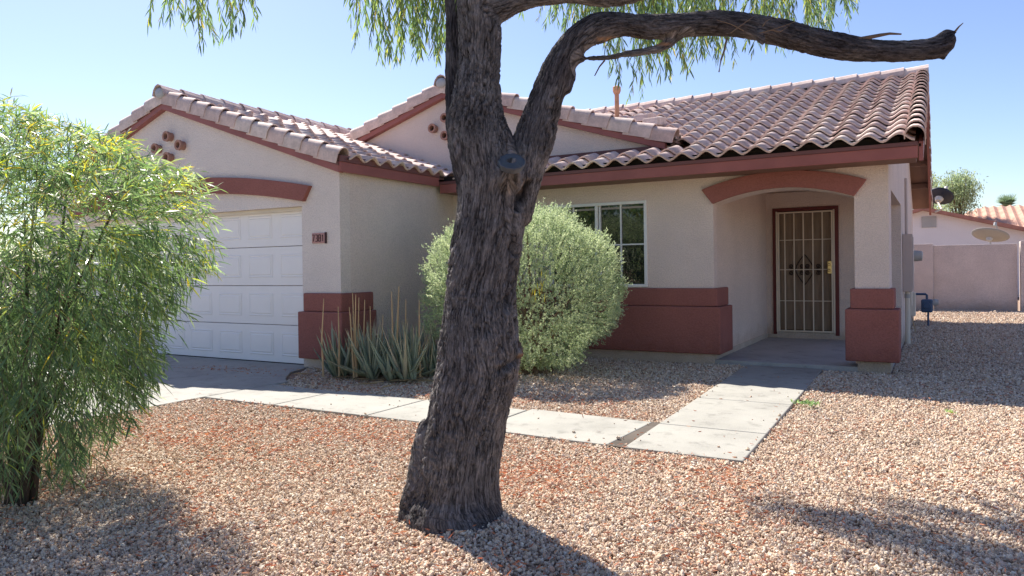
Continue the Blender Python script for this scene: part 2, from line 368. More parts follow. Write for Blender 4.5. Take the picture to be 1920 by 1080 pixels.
bm = bmesh.new(); box(bm, XP-.1, -.05, .2, YD+.1, 2.41, 2.46); obm('porch_ceiling', bm, STUC_IN, H)
bm = bmesh.new(); box(bm, XP-.1, XP+.012, .03, YD-.002, 0, .125); box(bm, XP+.013, DX1+.3, YD-.03, YD+.1, .057, .112); box(bm, DX0, DX1, YD-.02, YD+.18, .113, .153)
obm('threshold', bm, FOUND, H)
bm = bmesh.new(); box(bm, XA, XP+.004, .012, .1, -.1, ZB+.02); box(bm, -.33, 0.004, -.004, .49, -.1, .16); box(bm, -.19, .004, 3.13, 8.95, -.1, .1); obm('foundation', bm, FOUND, H)
# garage walls
GX0, GX1, GZT = -11.47, -6.53, 2.06
bm = bmesh.new(); yb = YG+.18
def graf(x): return GPZ-GP*abs(x-GAX)
box(bm, GX1, XG, YG, yb, 0, graf(XG)-.02); box(bm, GXL, GX0, YG, yb, 0, graf(XG)-.02)
prism(bm, [(GX0, GZT), (GX1, GZT), (GX1, graf(XG)-.02), (XG, graf(XG)-.02), (XG, graf(XG)+.05), (GAX, GPZ+.05), (GXL, graf(XG)+.05), (GXL, graf(XG)-.02), (GX0, graf(XG)-.02)], 'y', YG, yb)
obm('garage_front_wall', bm, STUC_G, H)
bm = bmesh.new(); box(bm, XG-.18, XG, yb, .3, 0, 2.5); obm('garage_side_wall', bm, STUC, H)
bm = bmesh.new(); box(bm, GXL, GXL+.18, yb, 6, 0, 2.5); box(bm, GXL+.18, XG, 5.8, 6, 0, 2.5); obm('garage_back_wall', bm, STUC, H)
# upper gable wall
bm = bmesh.new(); prism(bm, [(-11.0, 2.3), (-1.9, 2.3), (MX+ (MZ+.05-2.6)/MP, 2.6), (MX, MZ+.05), (MX-(MZ+.05-2.6)/MP, 2.6)], 'y', MY, MY+.15); obm('upper_gable_wall', bm, STUC, H)
# wainscot and pier bases: red-brown stepped foam blocks
def stepped(name, fx0, fx1, fy, ret, side):          # face from fx0 to fx1 at Y=fy, returning `ret` into Y at the corner
    for k, (pr, z0, z1) in enumerate(((P2, ZB, ZL), (P1, ZL, ZW))):
        bm = bmesh.new(); x0 = fx0-(pr if 'l' in side else 0); x1 = fx1+(pr if 'r' in side else 0)
        L0 = [(x0, fy-pr), (x1, fy-pr), (x1, fy+ret)]
        if 'r' in side: L0 += [(fx1-.02, fy+ret), (fx1-.02, fy+.02)]
        else: L0 = [(x0, fy-pr), (x1, fy-pr), (x1, fy+.02)]
        if 'l' in side: L0 += [(fx0+.02, fy+.02), (fx0+.02, fy+ret), (x0, fy+ret)]
        else: L0 += [(x0, fy+.02)]
        prism(bm, L0, 'z', z0+.001*k, z1); obm(name, bm, RED, H, bevel=.014)
stepped('wainscot', XG+.003, XP, 0, .54, 'r')
stepped('pier_base', -WP, 0, 0, .36, 'lr')
stepped('garage_pier_base', GX1+.10, XG, YG, .55, 'lr')
stepped('garage_pier_base', GXL, GX0-.10, YG, .4, 'lr')
# arches
def archband(name, cx, h1, top, sag1, h0, bot, sag0, y0, y1):
    n = 28; U = [(cx-h1+2*h1*i/n, arcz(cx-h1+2*h1*i/n, cx, h1, top, sag1)) for i in range(n+1)]
    B = [(cx-h0+2*h0*i/n, arcz(cx-h0+2*h0*i/n, cx, h0, bot, sag0)) for i in range(n+1)]
    bm = bmesh.new(); V = []
    for y in (y0, y1): V.append(([bm.verts.new((x, y, z)) for x, z in U], [bm.verts.new((x, y, z)) for x, z in B]))
    (u0, b0), (u1, b1) = V
    for i in range(n):
        bm.faces.new((b0[i], b0[i+1], u0[i+1], u0[i])); bm.faces.new((u0[i], u0[i+1], u1[i+1], u1[i])); bm.faces.new((b0[i+1], b0[i], b1[i], b1[i+1])); bm.faces.new((b1[i+1], b1[i], u1[i], u1[i+1]))
    for i in (0, n): bm.faces.new((b0[i], u0[i], u1[i], b1[i]))
    obm(name, bm, RED, H, bevel=.006)
archband('arch_trim', pcx, .935, 2.35, .165, .802, 2.152, .148, -.06, .012)
archband('garage_arch_trim', -9.0, 2.66, 2.56, .26, 2.54, 2.34, .23, YG-.06, YG+.012)

# roof decks
bm = bmesh.new()
t = .025
prism(bm, [(-OV, ZD-.02), (YR, ZRID-.02), (YB+OV, ZD-.02), (YB+OV, ZD-.05), (YR, ZRID-.06), (-OV, ZD-.05)], 'x', -10.5, XR)
RF = obm('roof', bm, SOFF, H)
def gdeck(ax, pz, pit, half, y0, y1, th=.14):
    bm = bmesh.new(); z = pz+th
    prism(bm, [(ax, z), (ax+half, z-pit*half), (ax+half, z-pit*half-.03), (ax, z-.035), (ax-half, z-pit*half-.03), (ax-half, z-pit*half)], 'y', y0, y1); return bm
GEX = XG+.07                                          # garage eave edge
GH = GEX-GAX; o = obm('garage_roof', gdeck(GAX, GPZ, GP, GH, YG-.06, 4.5), SOFF, H)
MH = 5.2; o = obm('gable_roof', gdeck(MX, MZ, MP, 3.75, MY-.08, 4.2), SOFF, H)
# soffit lookouts under the right rake
for y in np.arange(.35, 9.2, 1.0):
    z = zroof(y) if y < YR else zroof(2*YR-y)
    bm = bmesh.new(); box(bm, .002, XR-.03, y-.05, y+.05, z-.16, z-.052); obm('lookout', bm, SOFF, H)
# fascias
def fascia(P, axis_pts, name='fascia'): pass
bm = bmesh.new(); box(bm, -5.79, .30, -OV-.022, -OV+.02, ZF, ZF+.125); obm('fascia', bm, FASC, H, bevel=.004)
bm = bmesh.new(); box(bm, -5.79, .30, -OV-.034, -OV+.02, ZF+.126, ZD+.0); obm('drip_edge', bm, FASC_D, H)
bm = bmesh.new(); box(bm, XA+.1, XR-.05, -OV+.02, 0, ZF+.004, ZF+.03); obm('soffit', bm, SOFF, H)
bm = bmesh.new(); box(bm, GEX-.02, GEX+.02, YG-.08, -OV-.03, ZF+.10, ZF+.225); obm('fascia', bm, FASC, H, bevel=.004)
bm = bmesh.new(); box(bm, GEX-.02, GEX+.032, YG-.08, -OV-.035, ZF+.226, ZF+.30); obm('drip_edge', bm, FASC_D, H)
def rakeboard(ax, pz, pit, half, y0, y1, h=.085):
    for s in (-1, 1):
        bm = bmesh.new(); prism(bm, [(ax, pz), (ax+s*half, pz-pit*half), (ax+s*half, pz-pit*half+h), (ax, pz+h)], 'y', y0, y1); obm('rake_board', bm, FASC, H, bevel=.003)
        bm = bmesh.new(); prism(bm, [(ax, pz+h+.001), (ax+s*half, pz-pit*half+h+.001), (ax+s*half, pz-pit*half+h+.05), (ax, pz+h+.05)], 'y', y0-.012, y1); obm('rake_board', bm, FASC_D, H)
rakeboard(GAX, GPZ-.01, GP, GH, YG-.085, YG-.002); rakeboard(MX, MZ-.01, MP, 3.6, MY-.10, MY-.002)
for s in (0, 1):
    f = (lambda y: zroof(y)) if s == 0 else (lambda y: zroof(2*YR-y))
    a, b = (-OV, YR) if s == 0 else (YR, YB+OV)
    bm = bmesh.new(); prism(bm, [(a, f(a)-.20), (b, f(b)-.20), (b, f(b)-.0), (a, f(a)-.0)], 'x', XR-.02, XR+.02); obm('rake_board', bm, FASC, H)

# ---- tiles
TW_, TC = .29, .345                                   # width and exposure
def tile_mesh():
    n = 10; L = .41; V = []; F = []
    def prof(u):                                      # u 0..1 across, pan then barrel
        return .040+.042*math.sin(2*PI*(u-.25))*(1 if u > .5 else .92)
    for th in (0, -.021):
        for end in (0, 1):
            for i in range(n+1):
                u = i/n*1.0; V.append(((u-.5)*(TW_+.012), end*L, prof(u)+th+.042*(1-end)+(.004 if i == 0 else 0)))
    k = n+1
    for i in range(n):
        F.append((i, i+1, k+i+1, k+i)); F.append((2*k+i+1, 2*k+i, 3*k+i, 3*k+i+1)); F.append((2*k+i, 2*k+i+1, i+1, i))
    me = bpy.data.meshes.new('roof_tile'); me.from_pydata(V, [], F); me.materials.append(TILE); me.polygons.foreach_set('use_smooth', [not (j % 3 == 2) for j in range(len(F))])
    return me
TM = tile_mesh(); TV = np.array([v.co[:] for v in TM.vertices]); TF = [tuple(p.vertices) for p in TM.polygons]
cand = []                                             # (matrix, score)
def frame(origin, across, upslope):
    a = Vector(across).normalized(); b = Vector(upslope).normalized(); c = a.cross(b)
    return Matrix(((a.x, b.x, c.x, origin[0]), (a.y, b.y, c.y, origin[1]), (a.z, b.z, c.z, origin[2]), (0, 0, 0, 1)))
def jit(m):
    return m @ Matrix.Translation((random.gauss(0, .0035), random.gauss(0, .005), random.gauss(0, .0018))) @ Matrix.Rotation(random.gauss(0, .008), 4, 'Z')
cp = math.sqrt(1+PM*PM); up = (0, 1/cp, PM/cp); nrow = int((YR+OV)*cp/TC)+1
for r_ in range(nrow):
    s = -.05+r_*TC; y = -OV+s/cp; z = ZD+.004+s/cp*PM
    if y > YR-.1: continue
    for c_ in range(19+6):
        x = XR-.145-.06-c_*TW_
        if x < -7.2: continue
        # hidden by the cross gable: its roof stands above the main roof there
        zg = MZ+.14-MP*abs(x+.15-MX); zz = zroof(y+.1)
        if y > MY-.25 and zg > zz+.05: continue
        if x < -5.8+.145 and y < MY: continue
        cand.append(jit(frame((x, y, z), (1, 0, 0), up)))
# short courses tucked under the cross gable wall are kept by the test above (y <= MY-.25)
cg = math.sqrt(1+GP*GP); upg = (-1/cg, 0, GP/cg)
for r_ in range(int(GH*cg/TC)+1):
    s = -.05+r_*TC; x = GEX-s/cg; z = GPZ+.14-GP*GH+.004+s/cg*GP
    if x < GAX+.1: continue
    for c_ in range(28):
        y = YG-.06+.145+.10+c_*TW_
        zz = z+.05
        if y > 5.5: continue
        if y > MY-.02: continue                        # beyond the upper gable wall
        if y > -OV-.1 and zroof(y) > zz+.04: continue
        cand.append(jit(frame((x, y, z), (0, 1, 0), upg)))
# mid gable right slope (mostly edge on) and left slope
cm = math.sqrt(1+MP*MP)
for sgn in (1, -1):
    for r_ in range(int(3.7*cm/TC)+1):
        s = r_*TC; x = MX+sgn*(3.7-s/cm); z = MZ+.14-MP*3.7+.004+s/cm*MP
        if abs(x-MX) < .1: continue
        for c_ in range(16):
            y = MY-.08+.145+.10+c_*TW_
            if zroof(y) > z+.06: continue
            if sgn < 0 and c_ > 4: continue
            cand.append(jit(frame((x, y, z), (0, sgn, 0) if sgn > 0 else (0, -1, 0), (-sgn/cm, 0, MP/cm))))
def score(m):
    p = np.array(m.translation); d = p-CAM; D = d@FW; x_, y_, _ = proj(p); n_ = np.array(m.to_3x3() @ Vector((0, -.35, 1))); n_ = n_/np.linalg.norm(n_)
    v = max(.02, float(-(d/np.linalg.norm(d))@n_))
    tr = 0.15 if (835 < x_ < 1000) else 1
    return v/D**2*tr*(1 if -50 < x_ < 1970 and y_ > -50 else .01)
cand.sort(key=lambda m: -score(m))
inv = Matrix.Translation((-(-4), 0, 0))
for i, m in enumerate(cand[:300]):
    o = bpy.data.objects.new('roof_tile', TM); col.objects.link(o); o.parent = RF; o.matrix_local = m   # RF sits at the world origin
rest = cand[300:]; V = []; F = []; tn = []
for m in rest:
    A = np.array(m); b = len(V); W_ = TV@A[:3, :3].T+A[:3, 3]; V.extend(W_.tolist()); F.extend([tuple(j+b for j in f) for f in TF]); tn += [random.random()]*len(TV)
o = mesh('roof_tile_field', V, F, TILE, RF, smooth=False); tag(o, 'remaining roof tiles seen smallest', kind='stuff')
at = o.data.attributes.new('tint', 'FLOAT', 'POINT'); at.data.foreach_set('value', np.array(tn, 'f'))
# rake tiles: half barrel over the edge with a flat outer face; local X across outward, Y up the slope
def rake_mesh(drop=.075, w=.20, nose=1.0):
    n = 9; V = []; F = []; L = .40
    prof = [(-w, .0)]+[(-w/2-w/2*math.cos(PI*k/n), .035+.105*math.sin(PI*k/n)) for k in range(0, int(n*.5)+1)]
    prof += [(-w*.5+w*.5*math.sin(PI/2*k/5), .035+.105*math.cos(PI/2*k/5)) for k in range(1, 6)]+[(.0, -drop)]
    k = len(prof)
    for off in (0, .016):
        for e in (0, 1):
            sc_ = 1-.15*e
            for (x, z) in prof:
                cx, cz = -w/2, .0; V.append((cx+(x-cx)*sc_*(1-off*6), e*L, (z*sc_ if z > 0 else z)-(off if z > -drop else 0)*(1 if z > .03 else 0)+.028*(1-e)))
    for i in range(k-1):
        F.append((i, i+1, k+i+1, k+i)); F.append((2*k+i+1, 2*k+i, 3*k+i, 3*k+i+1)); F.append((2*k+i, 2*k+i+1, i+1, i))
    F.append((k-1, 3*k-1, 4*k-1, 2*k-1))
    me = bpy.data.meshes.new('rake_tile'); me.from_pydata(V, [], F); me.materials.append(TILE)
    me.polygons.foreach_set('use_smooth', [len(F)-1 != j and j % 3 != 2 for j in range(len(F))]); return me
RM = rake_mesh(); RM.set_sharp_from_angle(angle=math.radians(38)); RMm = bpy.data.meshes.new_from_object(bpy.data.objects.new('t', RM)); RMm.name = 'rake_tile'
RMm.transform(Matrix.Scale(-1, 4, (1, 0, 0))); RMm.flip_normals()
def put(me, m, name, par=RF):
    o = bpy.data.objects.new(name, me); col.objects.link(o); o.parent = par; o.matrix_local = m; return o
def rake(start, outward, upsl, length, name='rake_tile'):
    a, b = Vector(outward), Vector(upsl).normalized(); c = a.cross(b); me = RM
    if c.z < 0: c = -c; 
    mir = (a.cross(b)).z < 0
    k = int(length/TC)+1
    for i in range(k):
        p = Vector(start)+b*(i*length/k)
        if mir: m = frame(p, -a, b); put(RMm, jit(m), name)
        else: put(RM, jit(frame(p, a, b)), name)
zg = GPZ+.14
rake((GAX+GH+.0, YG-.115, zg-GP*GH), (0, -1, 0), upg, GH*cg-.05)
rake((GAX-GH, YG-.115, zg-GP*GH), (0, -1, 0), (1/cg, 0, GP/cg), GH*cg-.05)
zm = MZ+.14
rake((MX+3.72, MY-.13, zm-MP*3.72), (0, -1, 0), (-1/cm, 0, MP/cm), 3.72*cm-.05)
rake((MX-3.72, MY-.13, zm-MP*3.72), (0, -1, 0), (1/cm, 0, MP/cm), 3.72*cm-.05)
rake((XR+.045, -OV-.05, ZD+.0), (1, 0, 0), up, (YR+OV)*cp-.05)
rake((XR+.045, YB+OV+.05, ZD+.0), (1, 0, 0), (0, -1/cp, PM/cp), (YR+OV)*cp-.05)
# ridge tiles
def ridge_mesh(w=.13):
    prof = [(-w, -.07), (-w*.82, .0), (-w*.45, .055), (0, .075), (w*.45, .055), (w*.82, .0), (w, -.07)]; k = len(prof); V = []; F = []
    for off in (0, -.016):
        for e in (0, 1):
            for x, z in prof: V.append((x*(1-.1*e), e*.42, z+off+.028*(1-e)))
    for i in range(k-1):
        F.append((i, i+1, k+i+1, k+i)); F.append((2*k+i+1, 2*k+i, 3*k+i, 3*k+i+1)); F.append((2*k+i, 2*k+i+1, i+1, i))
    me = bpy.data.meshes.new('ridge_tile'); me.from_pydata(V, [], F); me.materials.append(TILE); return me
RD = ridge_mesh()
def ridge(a, b):
    a, b = Vector(a), Vector(b); L = (b-a).length; k = int(L/.35); d = (b-a).normalized()
    for i in range(k): put(RD, jit(frame(a+d*(i*L/k), d.cross(Vector((0, 0, 1))), d)), 'ridge_tile')
ridge((XR+.03, YR, ZRID+.095), (-9.5, YR, ZRID+.095))
ridge((GAX, YG-.14, zg+.10), (GAX, 3.5, zg+.10)); ridge((MX, MY-.16, zm+.10), (MX, 4.0, zm+.10))
bm = bmesh.new(); box(bm, -9.5, XR-.05, YR-.09, YR+.09, ZRID-.03, ZRID+.055); obm('ridge_board', bm, BLACK, H)
# dark closure strips (bird stops) inside the eave waves, and a dark strip painting the shadow line where the skirt meets the gable wall
bm = bmesh.new(); box(bm, -5.75, XR-.2, -OV+.03, -OV+.05, ZD-.01, ZD+.075); obm('bird_stop', bm, BLACK, H)
bm = bmesh.new(); box(bm, GEX-.07, GEX-.05, YG-.05, -OV, zg-GP*GH-.005, zg-GP*GH+.085); obm('bird_stop', bm, BLACK, H)
bm = bmesh.new(); box(bm, -5.4, -2.75, MY-.09, MY-.003, zroof(MY)-.03, zroof(MY)+.055); obm('wall_shadow_strip', bm, FASC_D, H)
for (cx_, cy_, cz_) in ((GAX, YG-.16, zg+.10), (MX, MY-.18, zm+.10)):
    bm = bmesh.new(); bmesh.ops.create_icosphere(bm, subdivisions=2, radius=.105, matrix=Matrix.Translation((cx_, cy_+.055, cz_-.02)) @ Matrix.Diagonal((1.0, .5, .78, 1))); obm('ridge_mortar', bm, m_paint('mortar_grey', (.42, .43, .45), .9, .1, .12), H, smooth=True)
# roof vents
bm = bmesh.new(); vx, vy = -4.62, 3.5; tube(bm, [(vx, vy, 3.75), (vx, vy, 4.52)], .042, 12); tube(bm, [(vx, vy, 4.42), (vx, vy, 4.47), (vx, vy, 4.54), (vx, vy, 4.56)], [.055, .075, .075, .05], 12)
obm('vent_pipe', bm, m_paint('rusty_vent', (.50, .27, .17), .8, .2, .25), H, smooth=False)
for (x, y) in ((-4.1, 2.2), (-3.4, 2.0), (-3.75, 2.55)):
    z = zroof(y); bm = bmesh.new(); prism(bm, [(y-.22, z+.07), (y-.18, z+.19), (y+.25, z+.26), (y+.28, z+.12)], 'x', x-.12, x+.12); obm('roof_vent', bm, TILE, H, bevel=.01)
# clay pipe vents in the gables
def clay(x, z, y):
    e = empty('clay_vent', (x, y, z), H); e.location = (x+4, y, z)
    bm = bmesh.new(); n = 20; R, r = .066, .045; rings = []
    for (rr, yy) in ((R-.004, 0), (R-.004, -.06), (R+.008, -.062), (R+.008, -.10), (r, -.10), (r, -.004)):
        rings.append([bm.verts.new((rr*math.cos(2*PI*k/n), yy, rr*math.sin(2*PI*k/n))) for k in range(n)])
    for i in range(len(rings)-1):
        for k in range(n): bm.faces.new((rings[i][k], rings[i][(k+1) % n], rings[i+1][(k+1) % n], rings[i+1][k]))
    bmesh.ops.recalc_face_normals(bm, faces=bm.faces); me = bpy.data.meshes.new('pipe_rim'); bm.to_mesh(me); bm.free(); me.materials.append(CLAY)
    o = bpy.data.objects.new('pipe_rim', me); col.objects.link(o); o.parent = e
    bm = bmesh.new(); bm.faces.new([bm.verts.new((r*math.cos(2*PI*k/n), -.012, r*math.sin(2*PI*k/n))) for k in range(n)])
    me = bpy.data.meshes.new('pipe_hollow'); bm.to_mesh(me); bm.free(); me.materials.append(CLAY_IN)
    o = bpy.data.objects.new('pipe_hollow', me); col.objects.link(o); o.parent = e
for x, z in ((-9.11, 3.19), (-9.38, 3.04), (-8.84, 3.04), (-9.11, 2.89)): clay(x, z, YG)
for x, z in ((-6.49, 3.48), (-6.25, 3.34), (-6.01, 3.48), (-6.25, 3.62)): clay(x, z, MY)

# ---- garage door: four sections, raised panels
GD = empty('garage_door', (-9, YG+.14, 0), H); GD.location = (-5, YG+.14, 0)
hh = (GZT+.02)/4; yd = YG+.13
for k in range(4):
    bm = bmesh.new(); box(bm, GX0-.05, GX1+.03, yd, yd+.04, k*hh+.004+(.02 if k == 0 else 0), (k+1)*hh-.004); obm('door_section', bm, GDOOR, GD, bevel=.003)
    for j in range(8):
        pw = (GX1-GX0)/8; x0 = GX0+.0+j*pw+.085; x1 = x0+pw-.15; z0, z1 = k*hh+.11, (k+1)*hh-.10
        bm = bmesh.new()
        # a sunk frame with a raised field, built proud of the section by pyramid bevels
        R = [(0, .0), (.012, -.007), (.030, -.001), (.045, -.009)]; rings = []
        for ins, dy in R: rings.append([bm.verts.new(p) for p in ((x0+ins, yd-.001+dy, z0+ins), (x1-ins, yd-.001+dy, z0+ins), (x1-ins, yd-.001+dy, z1-ins), (x0+ins, yd-.001+dy, z1-ins))])
        for a in range(len(rings)-1):
            for b in range(4): bm.faces.new((rings[a][b], rings[a][(b+1) % 4], rings[a+1][(b+1) % 4], rings[a+1][b]))
        bm.faces.new(rings[-1]); obm('raised_panel', bm, GDOOR, GD)
bm = bmesh.new(); box(bm, GX0-.05, GX1+.03, yd-.005, yd+.045, -.005, .022); obm('bottom_seal', bm, BLACK, GD)
bm = bmesh.new(); box(bm, GX0, GX1, yd-.06, yd-.003, GZT-.05, GZT-.002); obm('header_trim', bm, BEIGE, GD)
bm = bmesh.new(); box(bm, GX1-.004, GX1+.02, YG+.05, yd+.01, 0, GZT); box(bm, GX0-.02, GX0+.004, YG+.05, yd+.01, 0, GZT); obm('door_jamb', bm, GDOOR, GD)

# ---- window
WN = empty('window', (-3.53, 0, WZ0), H); WN.location = (-3.53+4, 0, WZ0)
def part(name, boxes, mat, par, bevel=0):
    bm = bmesh.new()
    for b in boxes: box(bm, *b)
    return obm(name, bm, mat, par, bevel=bevel)
fw = .038
part('window_frame', [(WX0, WX1, -.022, .06, WZ0, WZ0+fw), (WX0, WX1, -.022, .06, WZ1-fw, WZ1), (WX0, WX0+fw, -.022, .06, WZ0+fw, WZ1-fw), (WX1-fw, WX1, -.022, .06, WZ0+fw, WZ1-fw)], WFRAME, WN, .003)
part('mullion', [(-3.555, -3.515, -.014, .055, WZ0+fw, WZ1-fw)], WFRAME, WN, .003); part('sash_stile', [(-3.500, -3.478, .0, .05, WZ0+fw, WZ1-fw)], WFRAME, WN, .002)
for x in (-3.19, -3.885): part('muntin', [(x-.009, x+.009, .008, .03, WZ0+fw, WZ1-fw)], WFRAME, WN)
for a, b in ((-4.212, -3.8945), (-3.8755, -3.556), (-3.477, -3.1995), (-3.1805, -2.859)): part('muntin', [(a, b, .009, .029, 1.521, 1.539)], WFRAME, WN)
part('window_pane', [(-4.21, -3.555, .032, .036, WZ0+fw, WZ1-fw)], GLASS, WN); part('window_pane', [(-3.478, -2.86, .032, .036, WZ0+fw, WZ1-fw)], GLASS, WN)
part('blind_headrail', [(-4.2, -3.56, .012, .030, WZ1-fw-.055, WZ1-fw-.028), (-3.47, -3.2, .012, .030, WZ1-fw-.055, WZ1-fw-.028), (-3.178, -2.87, .012, .030, WZ1-fw-.055, WZ1-fw-.028)], m_paint('blind_rail', (.34, .30, .26)), WN)

# ---- front door behind its security gate
FD = empty('front_door', (-1.36, YD, DZ0), H); FD.location = (-1.36+4, YD, DZ0)
fr = .055
part('door_frame', [(DX0, DX0+fr, YD-.03, YD+.1, DZ0-.04, DZ1), (DX1-fr, DX1, YD-.03, YD+.1, DZ0-.04, DZ1), (DX0+fr, DX1-fr, YD-.03, YD+.1, DZ1-fr, DZ1)], m_paint('door_frame_red', (.13, .03, .028), .5), FD, .004)
part('door_leaf', [(DX0+fr, DX1-fr, YD+.10, YD+.14, DZ0, DZ1-fr)], DOORP, FD)
MESHM = M('door_screen', .7, .3); MESHM.color(MESHM.ramp(MESHM.noise(3, 3, vec=MESHM.stretch(6, 1, .6)), [(.3, (.20, .145, .10)), (.7, (.29, .22, .155))])); MESHM.bump(MESHM.noise(400, 1), .3, .002)
part('screen_mesh', [(DX0+fr+.03, DX1-fr-.03, YD+.012, YD+.015, DZ0+.04, DZ1-fr-.04)], MESHM.m, FD)
SG = empty('security_gate', (-1.36, YD-.02, DZ0), H); SG.location = (-1.36+4, YD-.02, DZ0)
a, b, z0, z1 = DX0+fr, DX1-fr, DZ0, DZ1-fr
part('gate_frame', [(a, a+.022, YD-.055, YD-.02, z0, z1), (a+.026, a+.05, YD-.05, YD-.015, z0+.005, z1-.012), (b-.022, b, YD-.055, YD-.02, z0, z1), (b-.05, b-.026, YD-.05, YD-.015, z0+.005, z1-.012), (a+.05, b-.05, YD-.05, YD-.015, z0+.005, z0+.03), (a+.05, b-.05, YD-.05, YD-.015, z1-.037, z1-.012)], BEIGE, SG, .003)
for k in range(6):
    x = a+.05+(b-a-.10)*(.10+.168*k) if k else a+.05+.07
    x = a+.05+.085+k*.1405
    if x < b-.06: part('gate_bar', [(x-.0085, x+.0085, YD-.042, YD-.026, z0+.031, z1-.038)], BEIGE, SG)
for z in (z0+.50, z0+1.0, z0+1.475): part('cross_bar', [(a+.05, b-.05, YD-.024, YD-.014, z-.006, z+.006)], BEIGE, SG)
def scroll(cx, cz, s, fx, fz, turns=1.6):
    bm = bmesh.new(); P = []
    for i in range(34):
        t = i/33; an = t*turns*2*PI; r = s*(.18+.82*t); P.append((cx+fx*r*math.sin(an)*.8, YD-.010, cz+fz*r*math.cos(an)*.8))
    tube(bm, P, .008, 6); obm('scroll_ornament', bm, m_scr, SG)
m_scr = m_paint('scroll_brown', (.05, .032, .024), .5)
cxd, czd = (a+b)/2-.01, z0+1.0
for fx in (-1, 1):
    for fz in (-1, 1): scroll(cxd+fx*.20, czd+fz*.055, .045, fx, fz); scroll(cxd+fx*.045, czd+fz*.055, .045, -fx, fz)
    bm = bmesh.new(); P = [(cxd+fx*.115*math.sin(PI*t)**.8*(1-.15*math.cos(2*PI*t)), YD-.010, czd-.24+.48*t) for t in np.linspace(0.001, .999, 22)]; tube(bm, P, .0085, 6); obm('scroll_ornament', bm, m_scr, SG)
part('lock_plate', [(b-.105, b-.045, YD-.062, YD-.050, z0+.93, z0+1.13)], BRASS, SG, .008)
for z in (z0+.985, z0+1.075):
    bm = bmesh.new(); tube(bm, [(b-.078, YD-.062, z), (b-.078, YD-.085, z), (b-.078, YD-.10, z)], [.024, .022, .012], 14); obm('door_knob', bm, BRASS, SG, smooth=False)

# ---- house number
HN = empty('house_number', (-6.23, YG, 1.6), H); HN.location = (-6.23+4, YG, 1.6)
part('number_tile', [(-6.345, -6.115, YG-.018, YG+.005, 1.575, 1.705)], NUM, HN, .006); part('number_holder', [(-6.114, -6.104, YG-.03, YG+.005, 1.57, 1.71)], NUMD, HN)
DG = {'7': [((0, 1), (1, 1)), ((1, 1), (.4, 0))], '3': [((0, 1), (1, 1)), ((1, 1), (1, .55)), ((.3, .5), (.9, .5)), ((1, .45), (1, 0)), ((1, 0), (0, 0))],
      '8': [((0, 1), (1, 1)), ((0, .5), (1, .5)), ((0, 0), (1, 0)), ((0, 0), (0, 1)), ((1, 0), (1, 1))], '1': [((.5, 0), (.5, 1)), ((.5, 1), (.2, .8))]}
for i, ch in enumerate('7381'):
    bm = bmesh.new()
    for (p, q) in DG[ch]:
        x0, zz0, x1, zz1 = -6.330+i*.053+p[0]*.032, 1.600+p[1]*.08, -6.330+i*.053+q[0]*.032, 1.600+q[1]*.08
        tube(bm, [(x0, YG-.020, zz0), (x1, YG-.020, zz1)], .0058, 6)
    obm('digit', bm, NUMD, HN)

# ---- utilities on and beside the side wall
def top(name, label, cat, loc): e = empty(name, loc); tag(e, label, cat); return e
EB = top('electrical_panel', 'beige electrical service box fixed high on the right side wall above a cream conduit', 'electrical box', (0, 3.7, .8))
part('panel_body', [(.003, .135, 3.5, 3.95, .80, 1.68)], PANELG, EB, .008); part('panel_door', [(.136, .144, 3.53, 3.92, .84, 1.64)], PANELG, EB, .003)
bm = bmesh.new(); tube(bm, [(.06, 3.62, -.02), (.06, 3.62, .80)], .036, 12); obm('conduit', bm, CREAM, EB)
bm = bmesh.new(); tube(bm, [(.06, 3.62, .70), (.06, 3.62, .76)], .042, 12); obm('coupling', bm, GREYP, EB)
bm = bmesh.new(); tube(bm, [(.05, 3.7, 1.68), (.05, 3.7, 2.55)], .02, 8); obm('riser_pipe', bm, PANELG, EB)
EM = top('electric_meter', 'round glass electric meter on a pale box behind the beige service panel', 'electric meter', (0, 5.3, 1.2))
part('meter_base', [(.003, .11, 5.2, 5.5, 1.05, 1.5)], CREAM, EM, .01)
bm = bmesh.new(); tube(bm, [(.11, 5.34, 1.36), (.16, 5.34, 1.36), (.23, 5.34, 1.36), (.245, 5.34, 1.36)], [.095, .092, .085, .06], 18); obm('meter_glass', bm, GREYP, EM)
bm = bmesh.new(); tube(bm, [(.06, 5.35, 1.05), (.06, 5.35, .5)], .025, 8); obm('conduit', bm, CREAM, EM)
JB = top('utility_box', 'small white cable box low on the side wall near the gas meter', 'utility box', (0, 5.6, .3)); part('box_body', [(.003, .12, 5.55, 5.85, .30, .72)], CREAM, JB, .012)
bm = bmesh.new(); tube(bm, [(.06, 5.6, .3), (.09, 5.58, .15), (.12, 5.56, .0)], .008, 6); obm('cable', bm, DRY, JB)
GMt = top('gas_meter', 'dark blue gas meter with its pipe standing by the side wall', 'gas meter', (.27, 7.5, 0))
g = gd(1738, 575, 14.6); gx, gy = g[0], g[1]
bm = bmesh.new(); box(bm, gx-.10, gx+.10, gy-.09, gy+.09, .26, .52); obm('meter_body', bm, BLUE, GMt, bevel=.03, seg=3)
bm = bmesh.new(); tube(bm, [(gx+.0, gy-.05, .40), (gx+.0, gy-.12, .40)], [.075, .06], 14); obm('meter_cover', bm, BLUE, GMt)
bm = bmesh.new(); tube(bm, [(gx+.1, gy, .44), (gx+.15, gy, .46), (gx+.2, gy, .46)], [.07, .07, .05], 14); obm('regulator', bm, GREYP, GMt)
bm = bmesh.new(); tube(bm, [(.0, gy, .62), (gx-.02, gy, .62), (gx, gy, .60), (gx, gy, .5)], .022, 8); obm('supply_pipe', bm, BLUE, GMt)
